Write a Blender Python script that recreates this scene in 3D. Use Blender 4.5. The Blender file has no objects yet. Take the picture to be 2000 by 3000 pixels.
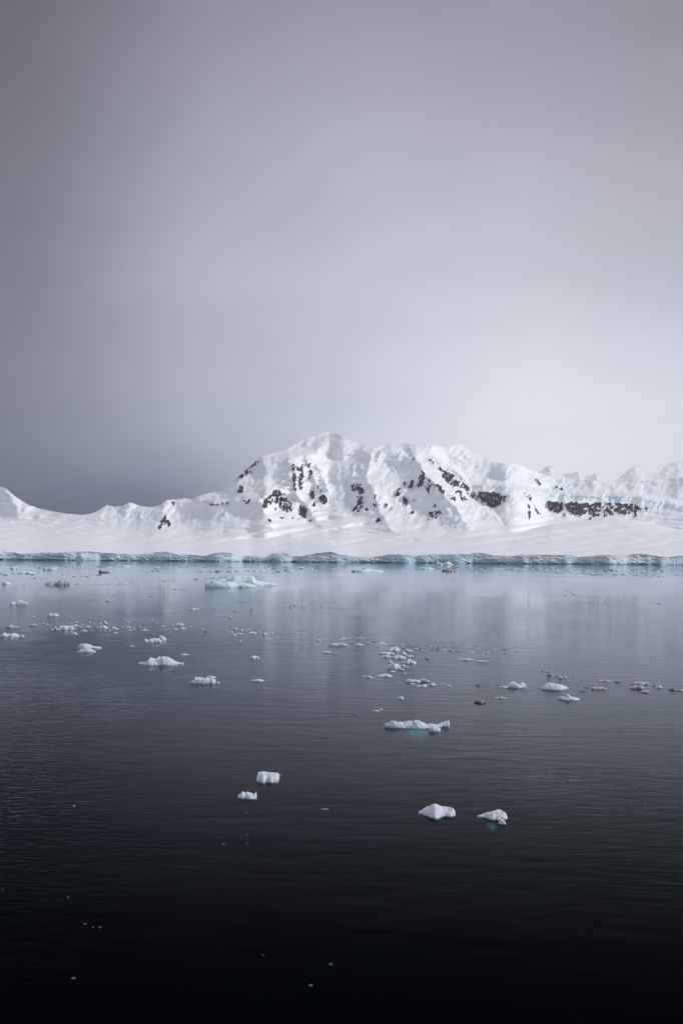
import bpy, math, random
import numpy as np

sc = bpy.context.scene
COL = sc.collection
rng = np.random.default_rng(7)
R = random.Random(11)

# ------------------------------------------------------------------ camera model
F, VH, ROLL, H = 2917.0, 1630.0, 0.0075, 15.0      # focal (photo px), horizon row, roll, eye height above the water
CR, SR = math.cos(ROLL), math.sin(ROLL)

def ray(u, v):
    cx = (np.asarray(u, float) - 1000.0) / F
    cy = (VH - np.asarray(v, float)) / F
    return cx * CR - cy * SR, cx * SR + cy * CR     # X and Z per metre of distance

def world(u, v, D):
    X, Z = ray(u, v)
    return X * D, np.asarray(D, float) + 0 * X, H + Z * D

def water_dist(u, v):
    return H / -ray(u, v)[1]

cam = bpy.data.cameras.new('camera')
cam.lens, cam.sensor_width = 35.0, 36.0
cam.shift_y = (VH - 1500.0) / 3000.0
cam.clip_start, cam.clip_end = 0.5, 60000.0
co = bpy.data.objects.new('camera', cam)
COL.objects.link(co)
from mathutils import Matrix
co.matrix_world = Matrix(((CR, -SR, 0, 0), (0, 0, -1, 0), (SR, CR, 0, H), (0, 0, 0, 1)))
sc.camera = co

# ------------------------------------------------------------------ numpy noise
PERM = np.random.default_rng(3).permutation(512).astype(np.int64)
def _h(*a):
    r = np.zeros_like(a[0])
    for k in a:
        r = PERM[(r + k) & 511]
    return r
def noise2(x, y, seed=0):
    x = np.asarray(x, float) + seed * 17.31; y = np.asarray(y, float) + seed * 7.77
    xi = np.floor(x).astype(np.int64); yi = np.floor(y).astype(np.int64)
    fx, fy = x - xi, y - yi
    wx = fx * fx * fx * (fx * (fx * 6 - 15) + 10); wy = fy * fy * fy * (fy * (fy * 6 - 15) + 10)
    def g(i, j):
        a = _h(xi + i, yi + j) * (2 * math.pi / 512)
        return np.cos(a) * (fx - i) + np.sin(a) * (fy - j)
    a = g(0, 0) * (1 - wx) + g(1, 0) * wx
    b = g(0, 1) * (1 - wx) + g(1, 1) * wx
    return (a * (1 - wy) + b * wy) * 1.5
def noise3(x, y, z, seed=0):
    x = np.asarray(x, float) + seed * 13.7; y = np.asarray(y, float) + seed * 5.3; z = np.asarray(z, float)
    xi, yi, zi = (np.floor(q).astype(np.int64) for q in (x, y, z))
    fx, fy, fz = x - xi, y - yi, z - zi
    s = lambda f: f * f * (3 - 2 * f)
    wx, wy, wz = s(fx), s(fy), s(fz)
    def g(i, j, k):
        return _h(xi + i, yi + j, zi + k) / 255.5 - 1.0
    r = 0
    for i in (0, 1):
        for j in (0, 1):
            for k in (0, 1):
                r = r + g(i, j, k) * (wx if i else 1 - wx) * (wy if j else 1 - wy) * (wz if k else 1 - wz)
    return r
def fbm2(x, y, o=4, seed=0, gain=0.5):
    r, a = 0, 1.0
    for k in range(o):
        r = r + a * noise2(x * 2 ** k, y * 2 ** k, seed + k); a *= gain
    return r
def sstep(a, b, x):
    t = np.clip((x - a) / (b - a), 0, 1)
    return t * t * (3 - 2 * t)

# ------------------------------------------------------------------ object helpers
def mesh_obj(name, V, Q, mat, parent=None, smooth=True, attrs=None, loc=None):
    V = np.asarray(V, np.float32); Q = np.asarray(Q, np.int32)
    k = Q.shape[1]
    me = bpy.data.meshes.new(name)
    me.vertices.add(len(V)); me.vertices.foreach_set('co', V.ravel())
    me.loops.add(Q.size); me.loops.foreach_set('vertex_index', Q.ravel())
    me.polygons.add(len(Q))
    me.polygons.foreach_set('loop_start', np.arange(0, Q.size, k, dtype=np.int32))
    me.polygons.foreach_set('loop_total', np.full(len(Q), k, np.int32))
    me.polygons.foreach_set('use_smooth', np.full(len(Q), smooth, bool))
    for an, av in (attrs or {}).items():
        at = me.attributes.new(an, 'FLOAT', 'POINT'); at.data.foreach_set('value', np.asarray(av, np.float32).ravel())
    me.update(calc_edges=True); me.validate()
    me.materials.append(mat)
    o = bpy.data.objects.new(name, me)
    COL.objects.link(o)
    if loc is not None: o.location = loc
    if parent is not None: o.parent = parent
    return o
def grid_quads(nr, nc, wrap=False):
    r = np.arange(nr - 1)[:, None]; c = np.arange(nc if wrap else nc - 1)[None, :]
    c2 = (c + 1) % nc
    return np.stack([r * nc + c, r * nc + c2, (r + 1) * nc + c2, (r + 1) * nc + c], -1).reshape(-1, 4)
def tag(o, label=None, cat=None, group=None, kind=None):
    if label: o['label'] = label
    if cat: o['category'] = cat
    if group: o['group'] = group
    if kind: o['kind'] = kind
    return o

# ------------------------------------------------------------------ materials
class NT:
    def __init__(s, mat):
        s.t = mat.node_tree; s.t.nodes.clear()
    def n(s, typ, ins=None, **kw):
        nd = s.t.nodes.new(typ)
        for k, v in kw.items(): setattr(nd, k, v)
        for k, v in (ins or {}).items():
            sock = nd.inputs[k]
            if isinstance(v, bpy.types.NodeSocket): s.t.links.new(v, sock)
            else: sock.default_value = v
        return nd
    def math(s, op, a, b=0.0, clamp=False):
        return s.n('ShaderNodeMath', {0: a, 1: b}, operation=op, use_clamp=clamp).outputs[0]
    def rng(s, x, a, b, c=0.0, d=1.0, smooth=True):
        nd = s.n('ShaderNodeMapRange', {'Value': x, 'From Min': a, 'From Max': b, 'To Min': c, 'To Max': d})
        nd.interpolation_type = 'SMOOTHSTEP' if smooth else 'LINEAR'
        return nd.outputs['Result']
    def mix(s, f, a, b):
        nd = s.n('ShaderNodeMix', data_type='RGBA')
        for i, v in ((0, f), (6, a), (7, b)):
            if isinstance(v, bpy.types.NodeSocket): s.t.links.new(v, nd.inputs[i])
            else: nd.inputs[i].default_value = v
        return nd.outputs[2]
def newmat(name):
    m = bpy.data.materials.new(name); m.use_nodes = True
    return m, NT(m)
def C(r, g, b): return (r, g, b, 1.0)

def terrain_mat():
    m, t = newmat('snow_rock_and_blue_ice')
    pos = t.n('ShaderNodeNewGeometry').outputs['Position']
    rock = t.n('ShaderNodeAttribute', attribute_name='rock').outputs['Fac']
    ice = t.n('ShaderNodeAttribute', attribute_name='ice').outputs['Fac']
    n1 = t.n('ShaderNodeTexNoise', {'Vector': pos, 'Scale': 0.012, 'Detail': 6.0, 'Roughness': 0.65}).outputs['Fac']
    n2 = t.n('ShaderNodeTexNoise', {'Vector': pos, 'Scale': 0.06, 'Detail': 5.0, 'Roughness': 0.7}).outputs['Fac']
    snow = t.mix(t.rng(n1, 0.35, 0.7), C(.90, .91, .93), C(.84, .87, .91))
    iced = t.mix(t.rng(n2, 0.3, 0.7), C(.66, .79, .85), C(.79, .87, .90))
    c = t.mix(ice, snow, iced)
    rk = t.mix(t.rng(n2, 0.35, 0.65), C(.018, .020, .032), C(.062, .062, .078))
    c = t.mix(t.rng(rock, 0.35, 0.6), c, rk)
    bmp = t.n('ShaderNodeBump', {'Height': n2, 'Strength': 0.22, 'Distance': 5.0}).outputs[0]
    b = t.n('ShaderNodeBsdfPrincipled', {'Base Color': c, 'Roughness': 0.75, 'Normal': bmp, 'Specular IOR Level': 0.15})
    t.n('ShaderNodeOutputMaterial', {'Surface': b.outputs[0]})
    return m
def cliff_mat():
    m, t = newmat('glacier_ice')
    pos = t.n('ShaderNodeNewGeometry').outputs['Position']
    mp = t.n('ShaderNodeMapping', {'Vector': pos, 'Scale': (0.9, 1.0, 1.7)}).outputs[0]
    n1 = t.n('ShaderNodeTexNoise', {'Vector': mp, 'Scale': 0.035, 'Detail': 6.0, 'Roughness': 0.6}).outputs['Fac']
    n2 = t.n('ShaderNodeTexNoise', {'Vector': mp, 'Scale': 0.12, 'Detail': 5.0, 'Roughness': 0.7}).outputs['Fac']
    foot = t.n('ShaderNodeAttribute', attribute_name='foot').outputs['Fac']
    c = t.mix(t.rng(n1, 0.40, 0.66), C(.64, .75, .82), C(.82, .88, .91))
    c = t.mix(t.math('MULTIPLY', t.rng(n2, 0.5, 0.72), 0.35), c, C(.46, .58, .66))
    zc = t.n('ShaderNodeSeparateXYZ', {0: pos}).outputs[2]
    zr = t.math('ADD', zc, t.math('MULTIPLY', t.math('SUBTRACT', n1, .5), 46.0))
    c = t.mix(t.rng(zr, 17.0, 3.0), c, C(.45, .59, .69))          # dense blue ice towards the waterline
    big = t.n('ShaderNodeTexNoise', {'Vector': pos, 'Scale': 0.009, 'Detail': 3.0}).outputs['Fac']
    c = t.mix(t.math('MULTIPLY', t.rng(big, .5, .62), .55), c, C(.80, .84, .87))
    c = t.mix(foot, c, C(.24, .31, .36))  # shade of the undercut, painted dark along the cliff foot
    bmp = t.n('ShaderNodeBump', {'Height': n2, 'Strength': 0.3, 'Distance': 3.0}).outputs[0]
    b = t.n('ShaderNodeBsdfPrincipled', {'Base Color': c, 'Roughness': 0.6, 'Normal': bmp, 'Specular IOR Level': 0.2})
    t.n('ShaderNodeOutputMaterial', {'Surface': b.outputs[0]})
    return m
def ice_mat(name, a, b_, scale, rough=0.55, wet=(.46, .56, .61)):
    m, t = newmat(name)
    tc = t.n('ShaderNodeTexCoord').outputs['Object']
    z = t.n('ShaderNodeSeparateXYZ', {0: t.n('ShaderNodeNewGeometry').outputs['Position']}).outputs[2]
    n1 = t.n('ShaderNodeTexNoise', {'Vector': tc, 'Scale': scale, 'Detail': 6.0, 'Roughness': 0.6}).outputs['Fac']
    n2 = t.n('ShaderNodeTexNoise', {'Vector': tc, 'Scale': scale * 5, 'Detail': 6.0, 'Roughness': 0.7}).outputs['Fac']
    c = t.mix(t.rng(n1, 0.38, 0.62), C(*a), C(*b_))
    line = t.math('ADD', z, t.math('MULTIPLY', n1, 0.12))
    c = t.mix(t.rng(line, 0.085, 0.03), c, C(*wet))       # wet, washed ice at the waterline and below
    bmp = t.n('ShaderNodeBump', {'Height': n2, 'Strength': 0.5, 'Distance': 0.16 / scale}).outputs[0]
    b = t.n('ShaderNodeBsdfPrincipled', {'Base Color': c, 'Roughness': rough, 'Normal': bmp, 'Specular IOR Level': 0.25})
    t.n('ShaderNodeOutputMaterial', {'Surface': b.outputs[0]})
    return m
def water_mat():
    m, t = newmat('sea_water')
    pos = t.n('ShaderNodeNewGeometry').outputs['Position']
    def nz(scale, rot, sx, sy, detail=3.0, dist=0.0):
        mp = t.n('ShaderNodeMapping', {'Vector': pos, 'Rotation': (0, 0, rot), 'Scale': (sx, sy, 1)}).outputs[0]
        return t.n('ShaderNodeTexNoise', {'Vector': mp, 'Scale': scale, 'Detail': detail, 'Roughness': 0.55, 'Distortion': dist}).outputs['Fac']
    patch = t.rng(nz(0.022, 0.3, 1, 0.45, 4.0), 0.40, 0.62)
    patch2 = t.rng(nz(0.008, -0.2, 1, 0.5, 3.0), 0.38, 0.62)
    calm = t.rng(t.n('ShaderNodeSeparateXYZ', {0: pos}).outputs[1], 110.0, 520.0, 1.0, .16)   # the bay lies calm towards the ice
    rip = nz(1.6, 0.45, 0.7, 1.5, 4.0, 0.6)              # short capillary ripples
    wav = nz(0.45, 0.30, 0.55, 1.3, 3.0, 0.4)            # small wind waves
    swl = nz(0.09, -0.15, 0.6, 1.2, 2.0)                 # low swell
    h = t.math('ADD', t.math('MULTIPLY', t.math('MULTIPLY', rip, t.rng(patch, 0, 1, 0.06, 1.0, False)), RIP),
               t.math('MULTIPLY', t.math('MULTIPLY', wav, t.rng(patch2, 0, 1, 0.2, 1.1, False)), WAV))
    h = t.math('ADD', h, t.math('MULTIPLY', swl, SWL))
    h = t.math('MULTIPLY', h, calm)
    bmp = t.n('ShaderNodeBump', {'Height': h, 'Strength': 1.0, 'Distance': 1.0}).outputs[0]
    fc = t.n('ShaderNodeLayerWeight', {'Blend': .5, 'Normal': bmp}).outputs['Facing']
    fr = t.math('MULTIPLY', t.math('POWER', fc, 9.2), t.rng(fc, .55, .86, .3, 1.0))          # dark clear water: mirror-like only at grazing angles
    gl = t.n('ShaderNodeBsdfGlossy', {'Color': C(.86, .925, 1), 'Roughness': WROUGH, 'Normal': bmp}).outputs[0]
    tr = t.n('ShaderNodeBsdfTransparent', {'Color': C(.90, .96, .97)}).outputs[0]
    df = t.n('ShaderNodeBsdfDiffuse', {'Color': C(.015, .07, .14)}).outputs[0]      # light scattered back out of the sea
    body = t.n('ShaderNodeMixShader', {0: .009, 1: tr, 2: df}).outputs[0]
    mx = t.n('ShaderNodeMixShader', {0: fr, 1: body, 2: gl}).outputs[0]
    va = t.n('ShaderNodeVolumeAbsorption', {'Color': C(.33, .68, .70), 'Density': 2.0}).outputs[0]
    t.n('ShaderNodeOutputMaterial', {'Surface': mx, 'Volume': va})
    return m
RIP, WAV, SWL, WROUGH = 0.036, 0.10, 0.03, 0.045
def plain(name, c, rough=0.9):
    m, t = newmat(name)
    b = t.n('ShaderNodeBsdfPrincipled', {'Base Color': C(*c), 'Roughness': rough, 'Specular IOR Level': 0.0})
    t.n('ShaderNodeOutputMaterial', {'Surface': b.outputs[0]})
    return m

M_TERR, M_CLIFF, M_WATER = terrain_mat(), cliff_mat(), water_mat()
M_DEEP = plain('deep_sea', (.0015, .0030, .0045))

# ------------------------------------------------------------------ traced lines, kept in the pixels of the photo
Z = {1: (0, 1380, 2.24), 2: (600, 1240, 3.136), 3: (950, 1260, 2.851), 4: (1400, 1300, 2.6133)}
def zp(k, pts):
    a, b, s = Z[k]
    return [(a + x / s, b + y / s) for x, y in pts]
sky_pts = [(-320, 1470), (-200, 1440), (-90, 1430)] + zp(1, [
    (0, 102), (20, 104), (48, 118), (75, 145), (120, 180), (190, 222), (250, 243), (350, 266), (450, 281), (540, 288), (600, 280),
    (650, 258), (700, 222), (730, 229), (760, 234), (800, 230), (830, 215), (850, 205), (880, 215), (930, 232), (1000, 237), (1050, 225),
    (1080, 200), (1100, 190), (1140, 187), (1170, 186), (1210, 178), (1260, 185), (1300, 165), (1330, 156)]) + zp(2, [
    (0, 650), (110, 632), (175, 610), (225, 575), (280, 525), (350, 445), (395, 415), (440, 375), (500, 315), (530, 298), (590, 288), (640, 270), (720, 250),
    (800, 220), (860, 170), (920, 135), (1020, 120), (1080, 90), (1130, 75), (1200, 92), (1270, 125), (1350, 165), (1440, 185)]) + zp(3, [
    (365, 148), (390, 160), (450, 140), (500, 118), (540, 105), (650, 112), (720, 112), (790, 128), (850, 108), (900, 120), (950, 138),
    (1030, 148), (1080, 128), (1130, 118), (1180, 140), (1230, 185), (1300, 215), (1370, 255)]) + zp(4, [
    (100, 142), (160, 145), (230, 158), (245, 145), (290, 160), (340, 170), (390, 200), (450, 222)]) + [
    (1600, 1392), (1640, 1400), (1700, 1405), (1780, 1411), (1850, 1412), (1920, 1405), (2000, 1400), (2100, 1415), (2330, 1460)]
far_pts = [(1480, 1400), (1560, 1396)] + zp(4, [
    (470, 215), (500, 188), (530, 172), (545, 155), (570, 185), (600, 215), (640, 232), (710, 228), (755, 213), (800, 238), (850, 250),
    (890, 230), (930, 240), (960, 268), (1010, 290), (1060, 280), (1090, 250), (1140, 205), (1190, 172), (1210, 170), (1250, 205),
    (1280, 228), (1340, 238), (1385, 225), (1410, 190), (1450, 160), (1500, 140), (1568, 125)]) + [(2080, 1340), (2330, 1380)]
cliff_pts = [(-320, 1614), (-100, 1618)] + zp(1, [
    (0, 530), (100, 535), (180, 545), (300, 540), (420, 530), (560, 527), (650, 530), (770, 545), (850, 550), (960, 540), (1100, 530),
    (1180, 550), (1300, 550)]) + zp(2, [
    (0, 1210), (180, 1185), (250, 1190), (270, 1212), (400, 1215), (520, 1225), (575, 1245), (600, 1225), (620, 1190), (700, 1190), (760, 1200), (850, 1228),
    (920, 1210), (1000, 1200), (1150, 1180), (1250, 1215), (1400, 1230)]) + zp(3, [
    (300, 1060), (500, 1050), (620, 1045), (800, 1040), (1000, 1035), (1200, 1040), (1300, 1025)]) + zp(4, [
    (100, 850), (300, 855), (560, 850), (700, 850), (760, 860), (900, 855), (1140, 860), (1200, 850), (1300, 850), (1450, 862),
    (1568, 858)]) + [(2150, 1626), (2330, 1628)]
def interp(pts, u):
    p = np.array(pts); return np.interp(u, p[:, 0], p[:, 1])
def smooth1(a, k):
    ker = np.ones(k) / k
    return np.convolve(np.pad(a, k // 2, mode='edge'), ker, 'valid')[:len(a)]

US = np.arange(-300, 2301, 2.0)
VSKY = interp(sky_pts, US) + 0.9 * noise2(US / 9, US * 0 + .3, 1) + 0.6 * noise2(US / 4, US * 0 + .7, 2)
VC = interp(cliff_pts, US) + 3.4 * noise2(US / 60, US * 0 + .5, 4) + 1.3 * noise2(US / 17, US * 0 + .5, 6) + 0.5 * noise2(US / 5, US * 0 + .4, 5)
VCS = smooth1(interp(cliff_pts, US), 61)
VW = 1648.0 + 0.0075 * (US - 1000.0)
DS = smooth1(water_dist(US, VW), 61)
DF = DS + 22 * noise2(US / 150, US * 0 + .4, 8) + 4 * noise2(US / 33, US * 0 + .4, 9)

# ------------------------------------------------------------------ masks painted on the mountain: bare rock and blue ice
def inside(poly, U, V):
    p = np.array(poly); r = np.zeros(U.shape, bool); j = len(p) - 1
    for i in range(len(p)):
        xi, yi, xj, yj = *p[i], *p[j]
        r ^= ((yi > V) != (yj > V)) & (U < (xj - xi) * (V - yi) / (yj - yi + 1e-9) + xi); j = i
    return r
ROCK = [(2, [(800, 380), (835, 375), (842, 650), (818, 610), (795, 440)], .70), (2, [(845, 365), (905, 375), (905, 480), (910, 530), (890, 610), (862, 610), (865, 500), (845, 440)], .66),
 (2, [(930, 350), (970, 370), (988, 460), (975, 520), (940, 490), (950, 420)], .50), (2, [(972, 620), (1000, 620), (1014, 702), (962, 682)], .9),
 (2, [(985, 710), (1020, 720), (1015, 770), (990, 760)], .8), (2, [(1048, 680), (1090, 658), (1128, 680), (1122, 725), (1090, 748), (1058, 722)], 1.1),
 (2, [(1035, 570), (1060, 580), (1075, 640), (1060, 660)], .5),
 (2, [(530, 730), (560, 700), (640, 620), (690, 600), (705, 640), (760, 650), (760, 690), (800, 740), (820, 790), (760, 820), (720, 790), (690, 780), (660, 690), (600, 740), (555, 800), (535, 770)], .62),
 (2, [(560, 725), (690, 600), (815, 785), (640, 760)], .5), (2, [(868, 760), (910, 750), (942, 810), (930, 850), (895, 870), (870, 820)], .9), (2, [(640, 770), (657, 780), (650, 818)], .8),
 (2, [(660, 868), (730, 858), (960, 850), (980, 905), (940, 875), (740, 875)], .4),
 (2, [(280, 528), (310, 485), (430, 378), (495, 330), (503, 350), (445, 402), (430, 455), (340, 505), (300, 530)], .55), (2, [(298, 642), (330, 575), (368, 595), (350, 638)], .78),
 (2, [(320, 695), (380, 712), (442, 683), (380, 752), (352, 742), (366, 718)], .66), (2, [(580, 880), (607, 880), (607, 918)], .7), (2, [(215, 605), (270, 560), (240, 622)], .35),
 (2, [(1340, 560), (1390, 535), (1450, 570), (1470, 660), (1440, 700), (1470, 740), (1430, 800), (1370, 830), (1350, 790), (1390, 740), (1400, 650), (1345, 620)], .56),
 (2, [(1468, 802), (1488, 768), (1497, 812)], .75),
 (3, [(385, 570), (440, 535), (420, 572)], .5), (3, [(402, 632), (430, 588), (442, 600), (436, 642)], .6), (3, [(500, 600), (560, 640), (582, 662), (550, 672), (508, 632)], .55),
 (3, [(428, 752), (455, 728), (477, 760), (450, 782)], .95), (3, [(585, 500), (650, 480), (655, 425), (682, 408), (672, 500), (640, 532), (590, 562)], .52), (3, [(698, 475), (730, 412), (748, 440), (736, 494)], .78),
 (3, [(800, 338), (842, 350), (832, 430), (795, 494), (768, 470), (788, 390)], .76), (3, [(652, 580), (670, 553), (708, 600), (690, 628), (662, 612)], .98), (3, [(828, 450), (870, 440), (912, 470), (880, 542), (850, 502)], .5),
 (3, [(852, 358), (882, 400), (932, 460), (920, 482), (868, 430)], .6), (3, [(928, 450), (970, 458), (1024, 545), (1000, 548), (942, 492)], .78), (3, [(858, 712), (900, 650), (918, 598), (932, 650), (984, 680), (950, 732), (900, 732)], .52),
 (3, [(678, 680), (762, 678), (767, 697), (688, 702)], .45), (3, [(738, 568), (762, 568), (756, 602), (738, 597)], .65), (3, [(860, 740), (915, 742), (905, 756)], .6),
 (3, [(953, 308), (1088, 380), (1062, 408), (1152, 428), (1218, 482), (1212, 512), (1150, 482), (1038, 452), (1008, 412), (968, 362)], .80), (3, [(1028, 533), (1082, 543), (1098, 588), (1058, 582)], .76),
 (3, [(1078, 508), (1132, 503), (1188, 582), (1160, 602), (1128, 552)], .64), (3, [(1188, 518), (1242, 513), (1292, 560), (1282, 592), (1228, 562)], .66),
 (3, [(1283, 518), (1340, 508), (1400, 518), (1470, 528), (1524, 560), (1482, 612), (1440, 643), (1380, 652), (1338, 604), (1298, 602)], .80), (3, [(1480, 538), (1555, 538), (1522, 584)], .5),
 (3, [(708, 198), (752, 240), (740, 252)], .55), (3, [(860, 238), (902, 250), (962, 322), (930, 322)], .36),
 (4, [(518, 460), (540, 438), (645, 448), (650, 500), (640, 528), (600, 528), (543, 508)], .92), (4, [(653, 458), (720, 446), (830, 458), (832, 532), (800, 548), (740, 543), (700, 522), (663, 492)], .90),
 (4, [(820, 458), (945, 448), (942, 542), (900, 562), (850, 577), (835, 532)], .58), (4, [(950, 448), (1060, 448), (1040, 547), (950, 562)], .52),
 (4, [(1048, 458), (1180, 452), (1248, 490), (1217, 552), (1190, 578), (1190, 522), (1120, 543), (1060, 532), (1038, 512)], .74), (4, [(1263, 488), (1297, 488), (1302, 522), (1273, 522)], .6),
 (4, [(653, 538), (672, 533), (666, 577)], .8), (4, [(348, 378), (375, 378), (412, 410), (402, 430), (442, 500), (493, 548), (470, 552), (418, 482), (388, 422)], .62), (4, [(378, 458), (402, 480), (408, 562), (390, 583), (383, 502)], .62),
 (4, [(423, 262), (472, 280), (478, 318), (438, 292)], .55), (4, [(598, 328), (652, 338), (642, 357), (598, 347)], .36),
 (1, [(1043, 377), (1058, 330), (1085, 282), (1097, 310), (1122, 345), (1106, 378), (1096, 340), (1060, 367), (1050, 384)], .86), (1, [(1128, 198), (1157, 198), (1142, 227), (1128, 222)], .62),
 (1, [(43, 180), (74, 178), (60, 194)], .7), (1, [(1325, 183), (1350, 203), (1410, 216), (1495, 203), (1495, 213), (1410, 226), (1343, 212)], .55)]
ICE = [(4, [(0, 305), (200, 320), (340, 355), (470, 375), (1060, 388), (1230, 400), (1330, 430), (1568, 480), (1568, 520), (1400, 500), (1290, 480), (1250, 440), (1060, 440), (540, 435), (400, 400), (330, 360), (0, 350)], .9),
 (4, [(480, 255), (650, 270), (750, 320), (720, 360), (600, 340)], .6), (4, [(380, 260), (500, 240), (640, 300), (400, 310)], .4), (4, [(0, 110), (240, 150), (440, 240), (440, 320), (100, 270), (0, 200)], .5),
 (4, [(0, 540), (120, 550), (200, 640), (150, 660), (60, 600), (0, 580)], .6), (4, [(1230, 250), (1350, 280), (1400, 340), (1330, 380), (1250, 300)], .4),
 (4, [(190, 750), (330, 745), (390, 770), (270, 775)], .7), (4, [(1310, 500), (1568, 540), (1568, 600), (1300, 600), (1230, 580)], .4),
 (3, [(930, 255), (1080, 330), (1200, 440), (1400, 455), (1568, 480), (1568, 510), (1300, 500), (1200, 470), (1100, 400), (980, 310)], .85),
 (3, [(130, 300), (300, 270), (330, 350), (200, 440), (210, 600), (60, 600), (40, 420)], .75), (3, [(420, 200), (600, 180), (720, 250), (800, 310), (640, 340), (560, 480), (600, 620), (580, 640), (500, 500), (420, 480), (560, 330), (430, 280)], .6),
 (3, [(960, 640), (1050, 640), (1140, 720), (1150, 820), (1000, 800), (940, 700)], .5), (3, [(1120, 650), (1420, 710), (1480, 800), (1460, 830), (1300, 770), (1180, 680)], .5),
 (3, [(1040, 150), (1240, 200), (1380, 280), (1560, 300), (1560, 420), (1300, 380), (1100, 250)], .45), (3, [(310, 780), (480, 800), (560, 870), (420, 860)], .4),
 (2, [(500, 320), (760, 330), (700, 420), (560, 520), (440, 600), (400, 500)], .4), (2, [(330, 660), (440, 660), (380, 700)], .7), (2, [(0, 880), (200, 800), (300, 900), (100, 1050), (0, 1080)], .35),
 (2, [(560, 1180), (850, 1110), (1150, 1100), (1250, 1160), (1240, 1220), (850, 1230), (620, 1270), (560, 1240)], .7), (2, [(1050, 900), (1100, 880), (1140, 960), (1250, 1020), (1130, 990), (1060, 960)], .7),
 (2, [(740, 640), (820, 640), (850, 740), (790, 720)], .5),
 (1, [(560, 320), (700, 310), (800, 260), (1040, 280), (1060, 330), (980, 420), (920, 410), (800, 370), (690, 385), (600, 360)], .5), (1, [(0, 120), (70, 140), (100, 210), (60, 200), (0, 180)], .5), (1, [(0, 270), (130, 300), (100, 315), (0, 290)], .5),
 (1, [(1090, 290), (1300, 260), (1500, 260), (1568, 300), (1500, 420), (1200, 340), (1120, 330)], .4)]
# masks on a regular raster of photo pixels, sampled bilinearly by the mesh
RU, RV, RS = np.arange(-10, 2011, 1.0), np.arange(1255, 1650, 1.0), 1.0
GU, GV = np.meshgrid(RU, RV)
def box(a, k):
    for ax in (0, 1):
        pad = [(k, k) if i == ax else (0, 0) for i in (0, 1)]
        c = np.cumsum(np.pad(a, pad, mode='edge'), axis=ax)
        n = a.shape[ax]
        s = lambda i: np.take(c, np.arange(i, i + n), axis=ax)
        a = (s(2 * k) - np.concatenate([np.zeros_like(np.take(c, [0], axis=ax)), c], ax).take(np.arange(0, n), axis=ax)) / (2 * k + 1)
    return a
def raster(lst, blur, pad):
    out = np.zeros(GU.shape)
    for k, poly, d in lst:
        pp = np.array(zp(k, poly)); m = np.zeros(GU.shape)
        x0, y0 = pp.min(0) - pad; x1, y1 = pp.max(0) + pad
        sl = (slice(max(0, int(y0 - RV[0])), int(y1 - RV[0]) + 2), slice(max(0, int(x0 - RU[0])), int(x1 - RU[0]) + 2))
        sub = inside(pp, GU[sl], GV[sl]).astype(float)
        out[sl] = np.maximum(out[sl], box(sub, blur) * d)
    return out
rockd, iced = raster(ROCK, 2, 6), raster(ICE, 5, 16)
wrp = 5 * noise2(GU / 18, GV / 14, 24)
tex = (noise2((GU + .45 * GV + wrp) / 6.0, GV / 13 - GU / 50, 21) * .6 + noise2((GU + .8 * GV + wrp) / 3.0, GV / 6 - GU / 20, 22) * .45 + noise2(GU / 14, GV / 11, 23) * .5)
tex = (tex - tex.mean()) / tex.std()
rockm = sstep(-0.15, 0.15, (rockd - 0.50) * 2.6 - tex * 0.80) * (rockd > 0.02)
icem = iced * np.clip(0.75 + 0.55 * fbm2(GU / 22 + GV / 40, GV / 7, 3, 31), 0, 1.2)
def sample(a, u, v):
    x = np.clip((u - RU[0]) / RS, 0, a.shape[1] - 1.001); y = np.clip((v - RV[0]) / RS, 0, a.shape[0] - 1.001)
    i, j = np.floor(x).astype(int), np.floor(y).astype(int); fx, fy = x - i, y - j
    return (a[j, i] * (1 - fx) + a[j, i + 1] * fx) * (1 - fy) + (a[j + 1, i] * (1 - fx) + a[j + 1, i + 1] * fx) * fy

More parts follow.
